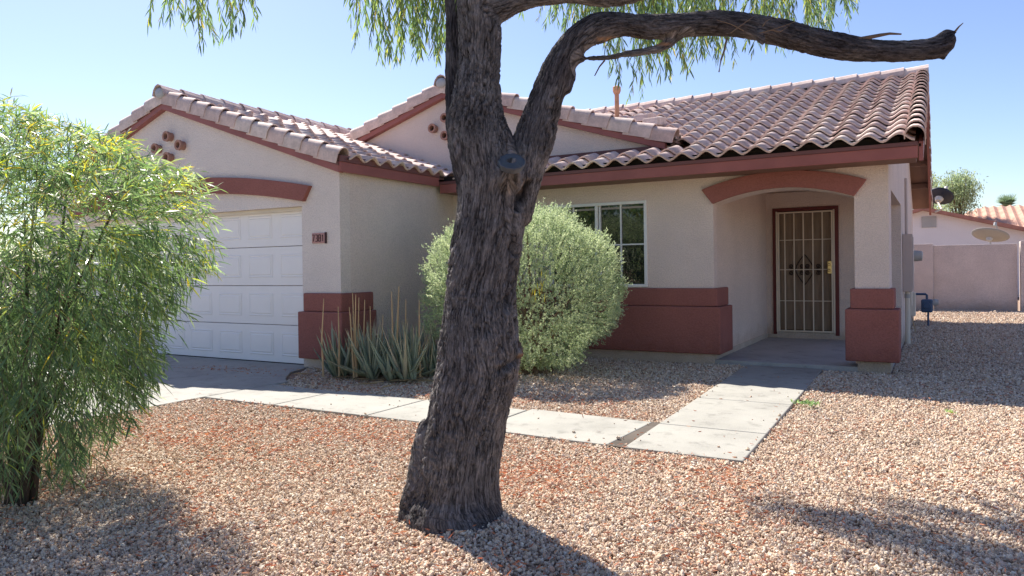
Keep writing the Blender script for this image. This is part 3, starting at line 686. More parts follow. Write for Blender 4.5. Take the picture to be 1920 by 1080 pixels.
bm = bmesh.new(); tube(bm, [(gx+.02, gy, .3), (gx+.02, gy, -.05)], .02, 8); obm('riser_pipe', bm, BLUE, GMt)

# ---- satellite dishes
def dish(name, label, c, nrm, rx, ry, mat, back, mast):
    e = top(name, label, 'satellite dish', tuple(mast[0]))
    n_ = Vector(nrm).normalized(); a_ = n_.cross(Vector((0, 0, 1))).normalized(); b_ = a_.cross(n_)
    bm = bmesh.new(); prev = None; cv = Vector(c)
    ctr = bm.verts.new(cv-n_*.10)
    for k in range(1, 7):
        r = k/6; ring = [bm.verts.new(cv+a_*math.cos(2*PI*j/28)*rx*r+b_*math.sin(2*PI*j/28)*ry*r-n_*.10*(1-r*r)) for j in range(28)]
        for j in range(28):
            if prev is None: bm.faces.new((ctr, ring[j], ring[(j+1) % 28]))
            else: bm.faces.new((prev[j], prev[(j+1) % 28], ring[(j+1) % 28], ring[j]))
        prev = ring
    o = obm('reflector', bm, mat, e, smooth=True); s = o.modifiers.new('s', 'SOLIDIFY'); s.thickness = .012
    bm = bmesh.new(); tube(bm, mast, .022, 8); obm('mast', bm, back, e)
    bm = bmesh.new(); bb = cv-n_*.12; tube(bm, [bb+n_*.02, bb-n_*.07], [.09, .06], 12); obm('bracket', bm, back, e)
    bm = bmesh.new(); tip = cv+n_*.38-b_*.12; tube(bm, [cv-b_*ry-n_*.0, tip-b_*.1, tip], .014, 6); tube(bm, [tip-n_*.05, tip+n_*.05], .04, 10); obm('feed_arm', bm, back, e)
    return e
c1 = gd(1763, 367, 16.6)
dish('satellite_dish', 'dark backed satellite dish mounted on the rear corner of the tiled roof', c1, Vector((.25, .75, .78)), .27, .25, DISH_D, CREAM, [(.42, 9.55, 2.36), (.55, 9.6, 2.42), tuple(np.array(c1)-np.array([.06, .10, .12]))])
c2 = gd(1857, 440, 20.2); 
dish('satellite_dish', 'pale grey satellite dish standing on a mast behind the block wall', c2, Vector((.22, .42, 1.0)), .45, .43, DISH_G, GREYP, [(c2[0], c2[1], 0), (c2[0], c2[1], c2[2]-.12)])
bpy.data.objects[-1] if False else None

# ---- block wall and what stands beyond
BW = top('block_wall', 'pinkish stuccoed block wall closing the side yard', 'wall', (2, 13.22, 0))
part('wall_panel', [(.36, 2.2, 13.22, 13.42, -.1, 1.70)], BLOCK, BW, .01); part('wall_panel', [(2.62, 9.0, 13.22, 13.42, -.1, 1.68)], BLOCK, BW, .01)
part('pilaster', [(-.25, .355, 13.16, 13.46, -.1, 1.745)], BLOCK, BW, .012); part('pilaster', [(2.26, 2.61, 13.10, 13.50, -.1, 1.76)], BLOCK, BW, .012); part('wall_panel', [(-8, -.26, 13.22, 13.42, -.1, 1.7)], BLOCK, BW, .01)
NH = top('neighbour_house', 'pale stucco neighbour house with a low gable end behind the block wall', 'house', (4, 22, 0))
bm = bmesh.new(); prism(bm, [(-4, 0), (9, 0), (9, .6), (.0, 3.18), (-4, 2.0)], 'y', 22, 30); obm('wall', bm, NEIGH, NH)
for (a_, b_) in (((.0, 3.18), (9, .6)), ((.0, 3.18), (-4, 2.0))):
    bm = bmesh.new(); prism(bm, [a_, b_, (b_[0], b_[1]+.13), (a_[0], a_[1]+.13)], 'y', 21.6, 30.2); obm('roof', bm, m_paint('neighbour_rake', (.36, .17, .13), .8, .2, .2), NH)
part('attic_vent', [(-.05, .42, 21.96, 22.03, 2.55, 2.95)], GREYP, NH)
NT = m_paint('far_tile', (.48, .27, .20), .8, .2, .2)
def far_hip(name, label, cx, y0, zt, half, drop, wall_z, mat=NT):
    e = top(name, label, 'house', (cx, y0+4, 0))
    part('wall', [(cx-half+.4, cx+half-.4, y0+.4, y0+9, 0, wall_z)], NEIGH, e)
    bm = bmesh.new(); ze = zt-drop
    A = Vector((cx-half, y0, ze)); B = Vector((cx+half, y0, ze)); T0 = Vector((cx-.3*0, y0+4.5, zt)); T1 = Vector((cx+half*.45, y0+4.5, zt-.0))
    C_ = Vector((cx+half, y0+9, ze)); D_ = Vector((cx-half, y0+9, ze)); T0 = Vector((cx-half*.35, y0+4.5, zt))
    # ribbed front slope
    n = 120
    def row(P, Q, k): return P.lerp(Q, k)
    vt, vb = [], []
    for i in range(n+1):
        u = i/n; x = A.x+(B.x-A.x)*u
        if x < T0.x: k = (x-A.x)/(T0.x-A.x)
        elif x > T1.x: k = (B.x-x)/(B.x-T1.x)
        else: k = 1
        r = .05*math.cos(u*n*PI*.5*2*.5); up_ = Vector((x, y0+4.5*k, ze+(zt-ze)*k+.03+r*.8)); dn = Vector((x, y0, ze+.03+r*.8)); vt.append(bm.verts.new(up_)); vb.append(bm.verts.new(dn))
    for i in range(n): bm.faces.new((vb[i], vb[i+1], vt[i+1], vt[i]))
    q = [bm.verts.new(v) for v in (A, B, C_, D_, T0, T1)]
    for f in ((1, 2, 5), (2, 3, 4, 5), (3, 0, 4), (0, 1, 2, 3), (0, 1, 5, 4)): bm.faces.new([q[i] for i in f])
    obm('roof', bm, mat, e)
pk = gd(1842, 388, 31)
far_hip('tiled_house', 'far house with an orange pink hipped tile roof beyond the neighbour gable', pk[0]+1.6, pk[1]-4, pk[2], 4.5, 1.25, pk[2]-1.2)
# left side: a low neighbour wall and house seen only through the shrub
LW = top('garden_wall', 'low tan stucco wall at the left edge behind the feathery shrub', 'wall', (-20, 4, 0)); part('wall_panel', [(-32, -13.4, 4.0, 4.2, -.1, 1.75)], BLOCK, LW, .01)
LH = top('neighbour_house', 'tan stucco house with tiled gable roof half hidden left of the garage', 'house', (-21, 6, 0))
bm = bmesh.new(); prism(bm, [(-27, 0), (-16.5, 0), (-16.5, 2.5), (-21.7, 4.2), (-27, 2.5)], 'y', 6.5, 18); obm('wall', bm, STUC, LH)
bm = bmesh.new(); prism(bm, [(-27.4, 2.4), (-21.7, 4.25), (-16.1, 2.4), (-16.1, 2.6), (-21.7, 4.45), (-27.4, 2.6)], 'y', 6.2, 18.3); obm('roof', bm, NT, LH)

# ------------------------------------------------------------------ trees
def crown_cloud(center, rad, n, L, W, mat, parent, clumps=40, hang=.0, name='crown', seed=1):
    r = np.random.default_rng(seed); C_ = r.normal(size=(clumps, 3)); C_ /= np.linalg.norm(C_, axis=1)[:, None]; C_ = C_*(r.random((clumps, 1))**.4)*np.array(rad)*.82+np.array(center)
    i = r.integers(0, clumps, n); s = .30*min(rad); off = r.normal(size=(n, 3))*s*np.array([.8, .8, .55]); P = C_[i]+off
    P[:, 2] -= hang*r.random(n)**2
    D = r.normal(size=(n, 3)); D[:, 2] -= .6+hang; return leaves(name, P, D, L, W, mat, parent)
def far_tree(name, label, base, center, rad, n, L, W, hang, seed, mat=LEAF_F, tr=.12, clumps=40):
    e = top(name, label, 'tree', tuple(base)); bm = bmesh.new(); b = Vector(base); c = Vector(center)
    tube(bm, [b, b.lerp(c, .5)+Vector((.1, 0, 0)), c], [tr, tr*.7, tr*.3], 8)
    for k in range(6):
        an = k*1.05; tube(bm, [b.lerp(c, .55), c+Vector((math.cos(an)*rad[0]*.6, math.sin(an)*rad[1]*.6, rad[2]*.3))], [tr*.35, tr*.08], 5)
    obm('trunk', bm, TWIG, e); crown_cloud(center, rad, n, L, W, mat, e, clumps, hang, seed=seed); return e
def at_px(x, y, D): return np.array(gd(x, y, D))
c = at_px(1797, 345, 30); far_tree('weeping_tree', 'airy weeping tree above the neighbour roof, right of the dark dish', (c[0], c[1], 0), c, (.85, .85, .75), 5200, .13, .035, 1.0, 3)
c = at_px(1741, 350, 34); far_tree('weeping_tree', 'airy tree partly hidden by the roof edge above the dark dish', (c[0], c[1], 0), c, (.55, .6, .9), 2200, .13, .035, .8, 4)
c = at_px(1748, 392, 40); far_tree('dark_tree', 'small dark tree low behind the dark satellite dish', (c[0], c[1], 0), c, (1.0, .8, .6), 1500, .15, .06, .2, 5)
PT = top('palm_tree', 'palm top showing over the far tiled roof at the right edge', 'palm tree', tuple(at_px(1889, 386, 45)*np.array([1, 1, 0])))
c = at_px(1889, 388, 45); bm = bmesh.new(); tube(bm, [(c[0], c[1], 0), tuple(c)], [.2, .16], 8); obm('trunk', bm, TWIG, PT)
for k in range(26):
    an = rng.random()*2*PI; elv = rng.uniform(-.1, 1.3); L_ = rng.uniform(.75, 1.05); bm = bmesh.new(); d = np.array([math.cos(an)*math.cos(elv), math.sin(an)*math.cos(elv), math.sin(elv)]); s = np.cross(d, [0, 0, 1.0]); s /= np.linalg.norm(s)+1e-6
    V = []; 
    for j in range(9):
        q_ = (j-4)/4; tipd = d*math.cos(q_*.9)+s*math.sin(q_*.9); V.append((c, c+d*L_*.45+tipd*L_*.55, s))
    vv = []
    for a_, b_, s_ in V:
        m_ = (a_+b_)/2+np.array([0, 0, .03]); f_ = [bm.verts.new(a_), bm.verts.new(m_+s_*.045), bm.verts.new(b_-np.array([0, 0, .10])), bm.verts.new(m_-s_*.045)]; bm.faces.new(f_)
    o = obm('frond', bm, LEAF_F, PT)
# trees across the street, seen in the window glass
for i, (x, y, s, lb) in enumerate(((-12, -31, 1.3, 'broad leafy street tree opposite the garage'), (-4.5, -30, 1.15, 'leafy street tree opposite the front window'), (3.5, -31, 1.2, 'leafy street tree opposite the porch'), (-20, -33, 1.5, 'large leafy tree far down the opposite kerb'))):
    far_tree('street_tree', lb, (x, y, 0), (x, y, 3.0*s), (2.6*s, 2.4*s, 2.1*s), 3800, .42, .17, .5, 20+i, LEAF_T, .2, 50)['group'] = 'trees across the street'

# ------------------------------------------------------------------ the main tree
TR = top('tree', 'large leaning tree with deeply furrowed dark bark forking in front of the house', 'tree', tuple(gd(850, 985, 3.6)*np.array([1, 1, 0])))
# skeleton: (px x, px y, px width, depth); radius = width/2/FPX*depth
def chain(rows, step=.022):
    P = np.array([gd(x, y, D) for x, y, w_, D in rows]); R = np.array([w_/2/FPX*D for x, y, w_, D in rows])
    # Catmull-Rom resample
    out = []; n = len(P)
    for i in range(n-1):
        p0, p1, p2, p3 = P[max(i-1, 0)], P[i], P[i+1], P[min(i+2, n-1)]; k = max(2, int(np.linalg.norm(p2-p1)/step))
        for j in range(k):
            t = j/k; q_ = .5*((2*p1)+(-p0+p2)*t+(2*p0-5*p1+4*p2-p3)*t*t+(-p0+3*p1-3*p2+p3)*t**3); out.append((*q_, R[i]*(1-t)+R[i+1]*t))
    out.append((*P[-1], R[-1])); return np.array(out)
main = chain([(826, 1240, 250, 3.5), (832, 1150, 240, 3.52), (838, 1075, 222, 3.55), (848, 1000, 200, 3.57), (853, 965, 172, 3.6), (857, 915, 160, 3.6), (864, 865, 156, 3.6), (874, 800, 151, 3.6), (885, 738, 152, 3.6), (895, 690, 154, 3.6), (899, 640, 148, 3.6), (903, 585, 138, 3.6), (906, 530, 130, 3.6), (912, 465, 131, 3.6), (920, 400, 134, 3.6), (921, 340, 137, 3.6), (905, 285, 126, 3.6), (895, 230, 108, 3.6), (895, 170, 92, 3.6), (899, 110, 78, 3.6), (901, 50, 76, 3.6), (900, -20, 80, 3.6), (894, -110, 78, 3.6), (900, -240, 74, 3.65), (915, -420, 60, 3.7), (925, -560, 40, 3.8)])
side = chain([(868, 290, 50, 3.62), (860, 230, 46, 3.66), (853, 160, 40, 3.68), (851, 90, 36, 3.70), (853, 30, 33, 3.72), (846, -60, 40, 3.76), (800, -170, 44, 3.9), (720, -300, 40, 4.0), (600, -430, 30, 4.2)])
limb = chain([(972, 400, 56, 3.6), (983, 330, 68, 3.6), (998, 270, 76, 3.6), (1012, 225, 72, 3.6), (1028, 175, 68, 3.6), (1044, 135, 66, 3.6), (1063, 100, 60, 3.6), (1088, 70, 56, 3.6), (1122, 52, 54, 3.6), (1165, 46, 42, 3.62), (1220, 50, 46, 3.64), (1280, 46, 50, 3.66), (1345, 44, 50, 3.7), (1400, 50, 50, 3.7), (1450, 60, 48, 3.7), (1505, 72, 50, 3.7), (1560, 85, 50, 3.7), (1620, 93, 46, 3.7), (1680, 95, 44, 3.7), (1730, 93, 46, 3.7), (1762, 86, 46, 3.7), (1776, 76, 34, 3.7)])
arm = chain([(1080, 112, 22, 3.6), (1105, 109, 12, 3.6), (1140, 108, 12, 3.62), (1170, 102, 15, 3.62), (1205, 97, 17, 3.62), (1235, 91, 17, 3.64), (1258, 78, 20, 3.66), (1280, 64, 18, 3.66)])
rbr = chain([(905, 30, 60, 3.6), (940, 12, 52, 3.6), (985, -8, 50, 3.62), (1060, -18, 50, 3.7), (1150, -12, 46, 3.8), (1230, -28, 40, 3.9), (1330, -70, 34, 4.1), (1450, -130, 24, 4.3)])
lbr = chain([(895, -150, 50, 3.6), (820, -230, 40, 3.7), (650, -300, 32, 3.9), (480, -330, 22, 4.1), (360, -300, 14, 4.3)])
spur = chain([(1590, 82, 16, 3.68), (1630, 68, 9, 3.68), (1660, 64, 7, 3.68), (1688, 64, 4, 3.68)])
hook = chain([(1762, 72, 22, 3.7), (1772, 62, 18, 3.7), (1785, 62, 12, 3.7), (1792, 60, 8, 3.7)])
jag = chain([(1762, 92, 26, 3.7), (1770, 104, 14, 3.7), (1768, 112, 6, 3.7)])
stubk = chain([(1415, 60, 26, 3.66), (1426, 72, 20, 3.64), (1430, 80, 13, 3.64)])
stubc = chain([(942, 345, 70, 3.52), (953, 326, 50, 3.42), (959, 315, 42, 3.37)])
knot = chain([(962, 635, 26, 3.57), (966, 658, 28, 3.56), (960, 685, 26, 3.57)])
bulge = chain([(905, 660, 90, 3.53), (925, 690, 80, 3.53)])
flareL = chain([(800, 800, 30, 3.6), (793, 860, 46, 3.6), (782, 930, 50, 3.58), (772, 985, 52, 3.55), (758, 1020, 50, 3.5)])
flareR = chain([(918, 900, 40, 3.6), (922, 960, 50, 3.58), (926, 1020, 54, 3.55)])
shoulder = chain([(1062, 165, 30, 3.6), (1070, 148, 26, 3.6), (1074, 138, 18, 3.6)])
crotch = chain([(935, 345, 90, 3.6), (955, 310, 70, 3.6), (962, 285, 50, 3.6)])
chains = [main, side, limb, arm, rbr, lbr, hook, jag, stubk, stubc, knot, bulge, flareL, flareR, shoulder, crotch]
# unit sphere
sb = bmesh.new(); bmesh.ops.create_uvsphere(sb, u_segments=14, v_segments=9, radius=1.0); SV = np.array([v.co[:] for v in sb.verts]); SF = [tuple(v.index for v in f.verts) for f in sb.faces]; sb.free()
V = []; F = []; nb = 0
for ch in chains:
    last = -9
    for k, (x, y, z, r) in enumerate(ch):
        if k-last < max(1, int(r*.22/.022)) and k not in (0, len(ch)-1): continue
        last = k; V.append(SV*max(r, .008)+np.array([x, y, z])); F.extend([tuple(j+nb for j in f) for f in SF]); nb += len(SV)
V = np.concatenate(V)
tmp = mesh('trunk_raw', V.tolist(), F)
md = tmp.modifiers.new('r', 'REMESH'); md.mode = 'VOXEL'; md.voxel_size = .0068; md.adaptivity = 0
m2 = tmp.modifiers.new('s', 'SMOOTH'); m2.factor = .6; m2.iterations = 7
dg = bpy.context.evaluated_depsgraph_get(); me = bpy.data.meshes.new_from_object(tmp.evaluated_get(dg)); bpy.data.objects.remove(tmp); me.name = 'trunk'
n = len(me.vertices); co = np.empty(n*3); me.vertices.foreach_get('co', co); co = co.reshape(-1, 3); no = np.empty(n*3); me.vertices.foreach_get('normal', no); no = no.reshape(-1, 3)
# along-grain coordinates from the nearest skeleton point
from mathutils.kdtree import KDTree
big = [main, side, limb, rbr, lbr, arm]; S_, Tn, Rr, Pp, ids = [], [], [], [], []
for ci, ch in enumerate(big):
    d = np.linalg.norm(np.diff(ch[:, :3], axis=0), axis=1); s = np.concatenate([[0], np.cumsum(d)])
    if ci == 0: pass
    t = np.gradient(ch[:, :3], axis=0); t /= np.linalg.norm(t, axis=1)[:, None]
    # smooth tangents
    for _ in range(6): t[1:-1] = (t[:-2]+2*t[1:-1]+t[2:])/4
    t /= np.linalg.norm(t, axis=1)[:, None]
    S_.append(s+ci*7.3); Tn.append(t); Rr.append(ch[:, 3]); Pp.append(ch[:, :3])
S_, Tn, Rr, Pp = map(np.concatenate, (S_, Tn, Rr, Pp)); kd = KDTree(len(Pp))
for i, p in enumerate(Pp): kd.insert(p, i)
kd.balance(); idx = np.array([kd.find(v)[1] for v in co])
# choose by distance relative to radius among few nearest for a clean fork
t = Tn[idx]; rel = co-Pp[idx]; s = S_[idx]+(rel*t).sum(1); rad = rel-(rel*t).sum(1)[:, None]*t
ref = np.array(FW); a = np.cross(t, ref); a /= np.linalg.norm(a, axis=1)[:, None]+1e-9; b = np.cross(t, a)
u_, v_ = (rad*a).sum(1), (rad*b).sum(1); ang = np.arctan2(v_, u_)+.9*np.sin(s*1.3)+.35*s
rr = np.clip(np.hypot(u_, v_), .03, .3); rc = np.clip(Rr[idx], .03, .28)
wp = pn(np.stack([co[:, 0]*3, co[:, 1]*3, co[:, 2]*2.2], 1))*.35
ang2 = ang+wp
def ridged(fr, fs, seed):
    P = np.stack([np.cos(ang2)*rc*fr, np.sin(ang2)*rc*fr, s*fs+seed], 1); return 1-2*np.abs(pn(P))
A = ridged(62, 13.0, 0); B = ridged(120, 34, 40); C3 = pn(co*7.0); E_ = pn(np.stack([co[:, 0]*22, co[:, 1]*22, co[:, 2]*16], 1))
deep = np.clip((A-.25)/.75, 0, 1)*np.clip(.75+pn(np.stack([np.cos(ang2)*rc*16, np.sin(ang2)*rc*16, s*5+9], 1))*1.2, .15, 1); hgt = 1-deep**1.6
mm = np.clip(pn(co*2.3)*1.1+.78, .35, 1.15)          # rougher and smoother patches
big_d = .014*pn(np.stack([co[:, 0]*4, co[:, 1]*4, co[:, 2]*3], 1))
# long splits in the wood, down the right of the trunk and under the fork
px_, py_, pz_ = proj(co); fr_side = ((co-Pp[idx])@FW) < 0
def split(x0, y0, x1, y1, wpx, depth_):
    L2 = (x1-x0)**2+(y1-y0)**2; tt = ((px_-x0)*(x1-x0)+(py_-y0)*(y1-y0))/L2
    wob = 5*np.sin(py_*.05)+3*np.sin(py_*.13+1); dist = np.abs((px_-x0)*(y1-y0)-(py_-y0)*(x1-x0))/math.sqrt(L2); dist = np.abs(dist+wob*.25)
    return depth_*np.exp(-(dist/wpx)**2)*np.clip(np.minimum(tt, 1-tt)*8, 0, 1)*fr_side
sp = split(975, 350, 950, 590, 4.5, .045)+split(992, 335, 975, 400, 5, .05)+split(930, 700, 978, 668, 7, .02)+split(968, 560, 975, 660, 4, .02)+split(1040, 240, 1050, 180, 4, .02)
disp = -.004+(hgt*.013*mm-.009)*np.clip(rc/.10, .35, 1)+(.007*(1-np.clip((B-.2)/.8, 0, 1)))*np.clip(rc/.1, .3, 1)*mm+big_d*np.clip(rc/.12, .2, 1)+.004*E_-sp
co2 = co+no*disp[:, None]
me.vertices.foreach_set('co', co2.ravel())
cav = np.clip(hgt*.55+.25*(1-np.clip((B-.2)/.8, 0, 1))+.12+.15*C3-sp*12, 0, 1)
at = me.attributes.new('cav', 'FLOAT', 'POINT'); at.data.foreach_set('value', cav.astype('f'))
at = me.attributes.new('grain', 'FLOAT_VECTOR', 'POINT'); at.data.foreach_set('vector', np.stack([np.cos(ang2)*rc, np.sin(ang2)*rc, s*.12], 1).astype('f').ravel())
def blob(x, y, rx, ry): return np.clip(1.6-1.6*np.sqrt(((px_-x)/rx)**2+((py_-y)/ry)**2), 0, 1)*fr_side
raw = np.clip(blob(1160, 73, 55, 7)+blob(1235, 82, 30, 5)+.3*blob(982, 350, 4, 18)+.35*blob(975, 660, 5, 26), 0, 1)*np.clip(.5+1.5*pn(co*30)+.5, 0, 1)
at = me.attributes.new('raw', 'FLOAT', 'POINT'); at.data.foreach_set('value', raw.astype('f'))
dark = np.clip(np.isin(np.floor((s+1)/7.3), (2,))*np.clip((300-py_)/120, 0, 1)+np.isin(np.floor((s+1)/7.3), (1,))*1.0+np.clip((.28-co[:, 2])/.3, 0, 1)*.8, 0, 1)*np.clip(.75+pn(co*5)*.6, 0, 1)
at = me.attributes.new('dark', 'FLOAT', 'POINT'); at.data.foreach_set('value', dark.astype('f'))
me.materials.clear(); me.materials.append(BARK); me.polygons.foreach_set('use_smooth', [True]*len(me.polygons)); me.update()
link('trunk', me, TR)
# sealed pruning cut
c = gd(960, 303, 3.345); nv = Vector(-FW*.70+UP*.72+RT*.05); nv.normalize(); a_ = Vector(RT); a_ = (a_-nv*a_.dot(nv)).normalized(); b_ = nv.cross(a_)
bm = bmesh.new(); cv = Vector(c); rings = []
for (r, h_) in ((.90, -.03), (1.0, -.008), (1.0, .0), (.93, .006), (.85, .001), (.4, .003), (.02, .004)):
    rings.append([bm.verts.new(cv+(a_*math.cos(2*PI*k/22)*.061+b_*math.sin(2*PI*k/22)*.058)*r*(1+.05*math.sin(3*k))+nv*h_) for k in range(22)])
for i in range(len(rings)-1):
    for k in range(22): bm.faces.new((rings[i][k], rings[i][(k+1) % 22], rings[i+1][(k+1) % 22], rings[i+1][k]))
obm('pruned_stub', bm, STUBM, TR, smooth=True)
# dead twigs on the limb
def ptube(rows, r0, r1, name='dead_twig', mat=TWIG):
    bm = bmesh.new(); P = [gd(*q_) for q_ in rows]; tube(bm, P, list(np.linspace(r0, r1, len(P))), 6); return obm(name, bm, mat, TR)
ptube([(1363, 72, 3.66), (1358, 95, 3.64), (1352, 112, 3.63), (1348, 135, 3.62)], .006, .0035)
ptube([(1790, 60, 3.7), (1798, 50, 3.7), (1806, 43, 3.7)], .006, .002)
ptube([(1580, 84, 3.66), (1615, 73, 3.66), (1650, 66, 3.66), (1668, 63, 3.66), (1690, 64, 3.66)], .014, .004)
ptube([(1134, 113, 3.6), (1124, 125, 3.6), (1115, 142, 3.6)], .005, .003)
for q_ in ([(1370, 62), (1400, 40), (1415, 30)], [(1425, 62), (1450, 55), (1480, 45), (1492, 40)], [(1430, 50), (1436, 40), (1450, 32)], [(1395, 58), (1370, 45), (1345, 38)], [(1446, 56), (1462, 60), (1478, 50)]):
    ptube([(x, y, 3.60) for x, y in q_], .003, .0012, mat=TWIG)
# crown: hanging strands of narrow leaves; none may hang below the outline seen against the sky
ENV = [(0, -60), (245, -60), (262, 45), (292, 62), (300, 20), (330, 70), (352, 120), (375, 70), (400, 60), (440, 50), (470, 45), (492, 10), (500, -60), (645, -60), (660, 40), (672, 150), (690, 150), (705, 110), (760, 95), (800, 90), (850, 105), (862, 40), (1020, 30), (1040, 30), (1060, 45), (1120, 70), (1150, 130), (1185, 175), (1225, 190), (1240, 130), (1290, 120), (1330, 110), (1370, 105), (1410, 85), (1440, 100), (1470, 85), (1500, 60), (1560, 60), (1600, 45), (1612, -20), (1625, -60), (2000, -60)]
ex, ey = np.array(ENV, float).T
st, dr, ln = [], [], []
def hang_group(x0, x1, D0, D1, n_, lmin=.5, lmax=1.2):
    k = 0; tries = 0
    while k < n_ and tries < n_*8:
        tries += 1; x = rng.uniform(x0, x1); D = rng.uniform(D0, D1); yb_ = np.interp(x, ex, ey)
        if yb_ < -40: continue
        yb_ = yb_-abs(rng.normal(0, .45))*(yb_+60); L_ = rng.uniform(lmin, lmax); yt = yb_-L_*FPX/D*.93
        st.append(gd(x+rng.normal(0, 4), yt, D)); dr.append(np.array([rng.normal(0, .25), rng.normal(0, .25), -1])); ln.append(L_); k += 1
hang_group(255, 300, 3.8, 4.3, 5, .3, .6); hang_group(300, 500, 3.8, 4.6, 46, .4, .9); hang_group(655, 860, 3.8, 4.6, 85, .5, 1.1)
hang_group(1040, 1250, 4.2, 6.0, 110, .5, 1.1); hang_group(1250, 1615, 4.4, 6.4, 150, .5, 1.1)
LPa, LDa, TWa = strands(st, dr, ln, 75, 0, 0, .6, .45)
keep = proj(LPa)[1] < np.interp(proj(LPa)[0], ex, ey)+14
crown = empty('crown', (0, 0, 0), TR); crown.location = -TR.location
n1 = keep.sum(); P1_, D1_ = LPa[keep], LDa[keep]
leaves('crown_foliage', P1_, D1_, rng.uniform(.04, .085, n1), rng.uniform(.006, .011, n1), LEAF_T, crown, seg=2, bend=.12)
def clip0(T):
    out = []
    for pl in T:
        k_ = 0
        for p_ in pl:
            x__, y__, z__ = proj(p_)
            if y__ > np.interp(x__, ex, ey)+6: break
            k_ += 1
        if k_ >= 3: out.append(pl[:k_])
    return out
twigs('crown_twigs', clip0(TWa), .0020, TWIG, crown)
# upper crown above the frame
sv, dv, lv = [], [], []
while len(sv) < 1100:
    p = np.array([-1.6, -5.6, 4.25])+rng.normal(size=3)*np.array([1.25, 1.15, .55]); x, y, z = proj(p)
    if z < 1.2 or np.linalg.norm(p-CAM) < 1.5: continue
    L_ = rng.uniform(.4, .8); xb, yb_, _ = proj(p-np.array([0, 0, L_*1.0]))
    if -100 < xb < 2020 and yb_ > -45: continue
    if p[0] < -4.2: continue
    sv.append(p); dv.append(np.array([rng.normal(0, .6), rng.normal(0, .6), .2])); lv.append(L_)
for (a0, b0_, n_, sx, sy) in (((-3.5, -3.35, 4.55), (-2.2, -3.75, 4.45), 620, .13, .09), ((-3.1, -3.0, 4.6), (-1.6, -3.3, 4.5), 230, .10, .07), ((-2.7, -1.9, 5.0), (-2.0, -2.0, 5.0), 80, .1, .06)):
    for _ in range(n_):
        t = rng.random(); p = np.array(a0)*(1-t)+np.array(b0_)*t+rng.normal(size=3)*np.array([sx, sy, .08]); sv.append(p); dv.append(np.array([.6, -.25, .1])+rng.normal(size=3)*.25); lv.append(rng.uniform(.18, .34))
LPb, LDb, TWb = strands(sv, dv, lv, 34, 0, 0, 2.2, .5); kp = (proj(LPb)[1] < -12) | (proj(LPb)[2] < 0); LPb, LDb = LPb[kp], LDb[kp]; n2 = len(LPb)
leaves('crown_foliage', LPb, LDb, rng.uniform(.06, .10, n2), rng.uniform(.008, .013, n2), LEAF_T, crown)
bm = bmesh.new()
for k in range(26):
    q0 = main[-1-rng.integers(0, 40)][:3] if k % 2 else rbr[-1-rng.integers(0, 30)][:3]; q1 = sv[rng.integers(0, 1000)]; 
    mid = (q0+q1)/2+np.array([0, 0, .25]); 
    if proj(mid)[1] > -40 or proj(q1)[1] > -30: continue
    tube(bm, [q0, mid, q1], [.03, .018, .006], 6)
obm('crown_branches', bm, TWIG, crown)

# ------------------------------------------------------------------ feathery shrub on the left
SB = top('feathery_shrub', 'tall feathery green shrub with drooping narrow leaves at the left edge', 'shrub', tuple(gd(35, 955, 3.95)*np.array([1, 1, 0])))
b0 = gd(35, 955, 3.95); b0[2] = -.03
# outline in photo px at which twigs may end, as (centre x, half width) by height
SH_Y = [200, 225, 245, 262, 290, 303, 318, 340, 380, 420, 500, 560, 620, 680, 730, 780, 830, 880, 930]; SH_X = [30, 110, 180, 240, 258, 296, 345, 388, 396, 398, 392, 335, 315, 300, 285, 250, 200, 150, 105]
bm = bmesh.new()
stems = []
for k in range(9):
    tx, ty = rng.uniform(-260, 300), rng.uniform(300, 520); D = rng.uniform(3.6, 4.8); e_ = gd(tx, ty, D); m_ = b0*.45+e_*.55+np.array([rng.normal(0, .05), rng.normal(0, .05), .10]); m1 = b0*.8+e_*.2+np.array([0, 0, .12])
    tube(bm, [b0+rng.normal(0, .03, 3)*np.array([1, 1, 0]), m1, m_, e_], [.026 if k < 4 else .016, .020, .012, .004], 8); stems.append((m1, m_, e_))
obm('stem', bm, m_paint('shrub_stem_bark', (.085, .068, .056), .9, .1, .3), SB, smooth=True)
st, dr, ln = [], [], []
while len(st) < 3900:
    y = rng.uniform(175, 900); x = rng.uniform(-420, 400); D = rng.uniform(3.35, 5.0); p = gd(x, y, D)
    lim = np.interp(y, SH_Y, SH_X); cx_ = 30; 
    rx = lim-20; q_ = ((x-0)/max(rx, 30))**2*(1 if x > 0 else .6)+((D-4.15)/.85)**2
    if q_ > 1: continue
    if y > 720 and rng.random() < .6: continue
    if q_ < .25 and rng.random() < .35: continue
    hole = pn(np.array([[x*.012, y*.012, D*1.5]]))[0]
    if hole < -.42 : continue
    out = (p-gd(0, 560, 4.15)); out[2] *= .6; out /= np.linalg.norm(out)
    st.append(p); dr.append(out*.8+np.array([rng.normal(0, .35), rng.normal(0, .35), .35 if y < 420 else -.15])); ln.append(rng.uniform(.16, .38))
LPc, LDc, TWc = strands(st, dr, ln, 60, 0, 0, 3.0, .75); x_, y_, z_ = proj(LPc)
kp = (x_ < np.interp(y_, SH_Y, SH_X)+rng.normal(0, 14, len(x_))) & (y_ > 196+rng.normal(0, 12, len(x_))) & (y_ < 905+rng.normal(0, 20, len(x_))) & (LPc[:, 2] > .02); LPc, LDc = LPc[kp], LDc[kp]; n3 = len(LPc)
cl = pn(LPc*3.2)*.35+.40+rng.normal(0, .22, n3); hgt_ = (LPc[:, 2]-.9)*.22
leaves('foliage', LPc, LDc, rng.uniform(.05, .10, n3), rng.uniform(.005, .0092, n3), LEAF_B, SB, seg=2, bend=.15, tint=np.clip(cl+hgt_, 0, .98))
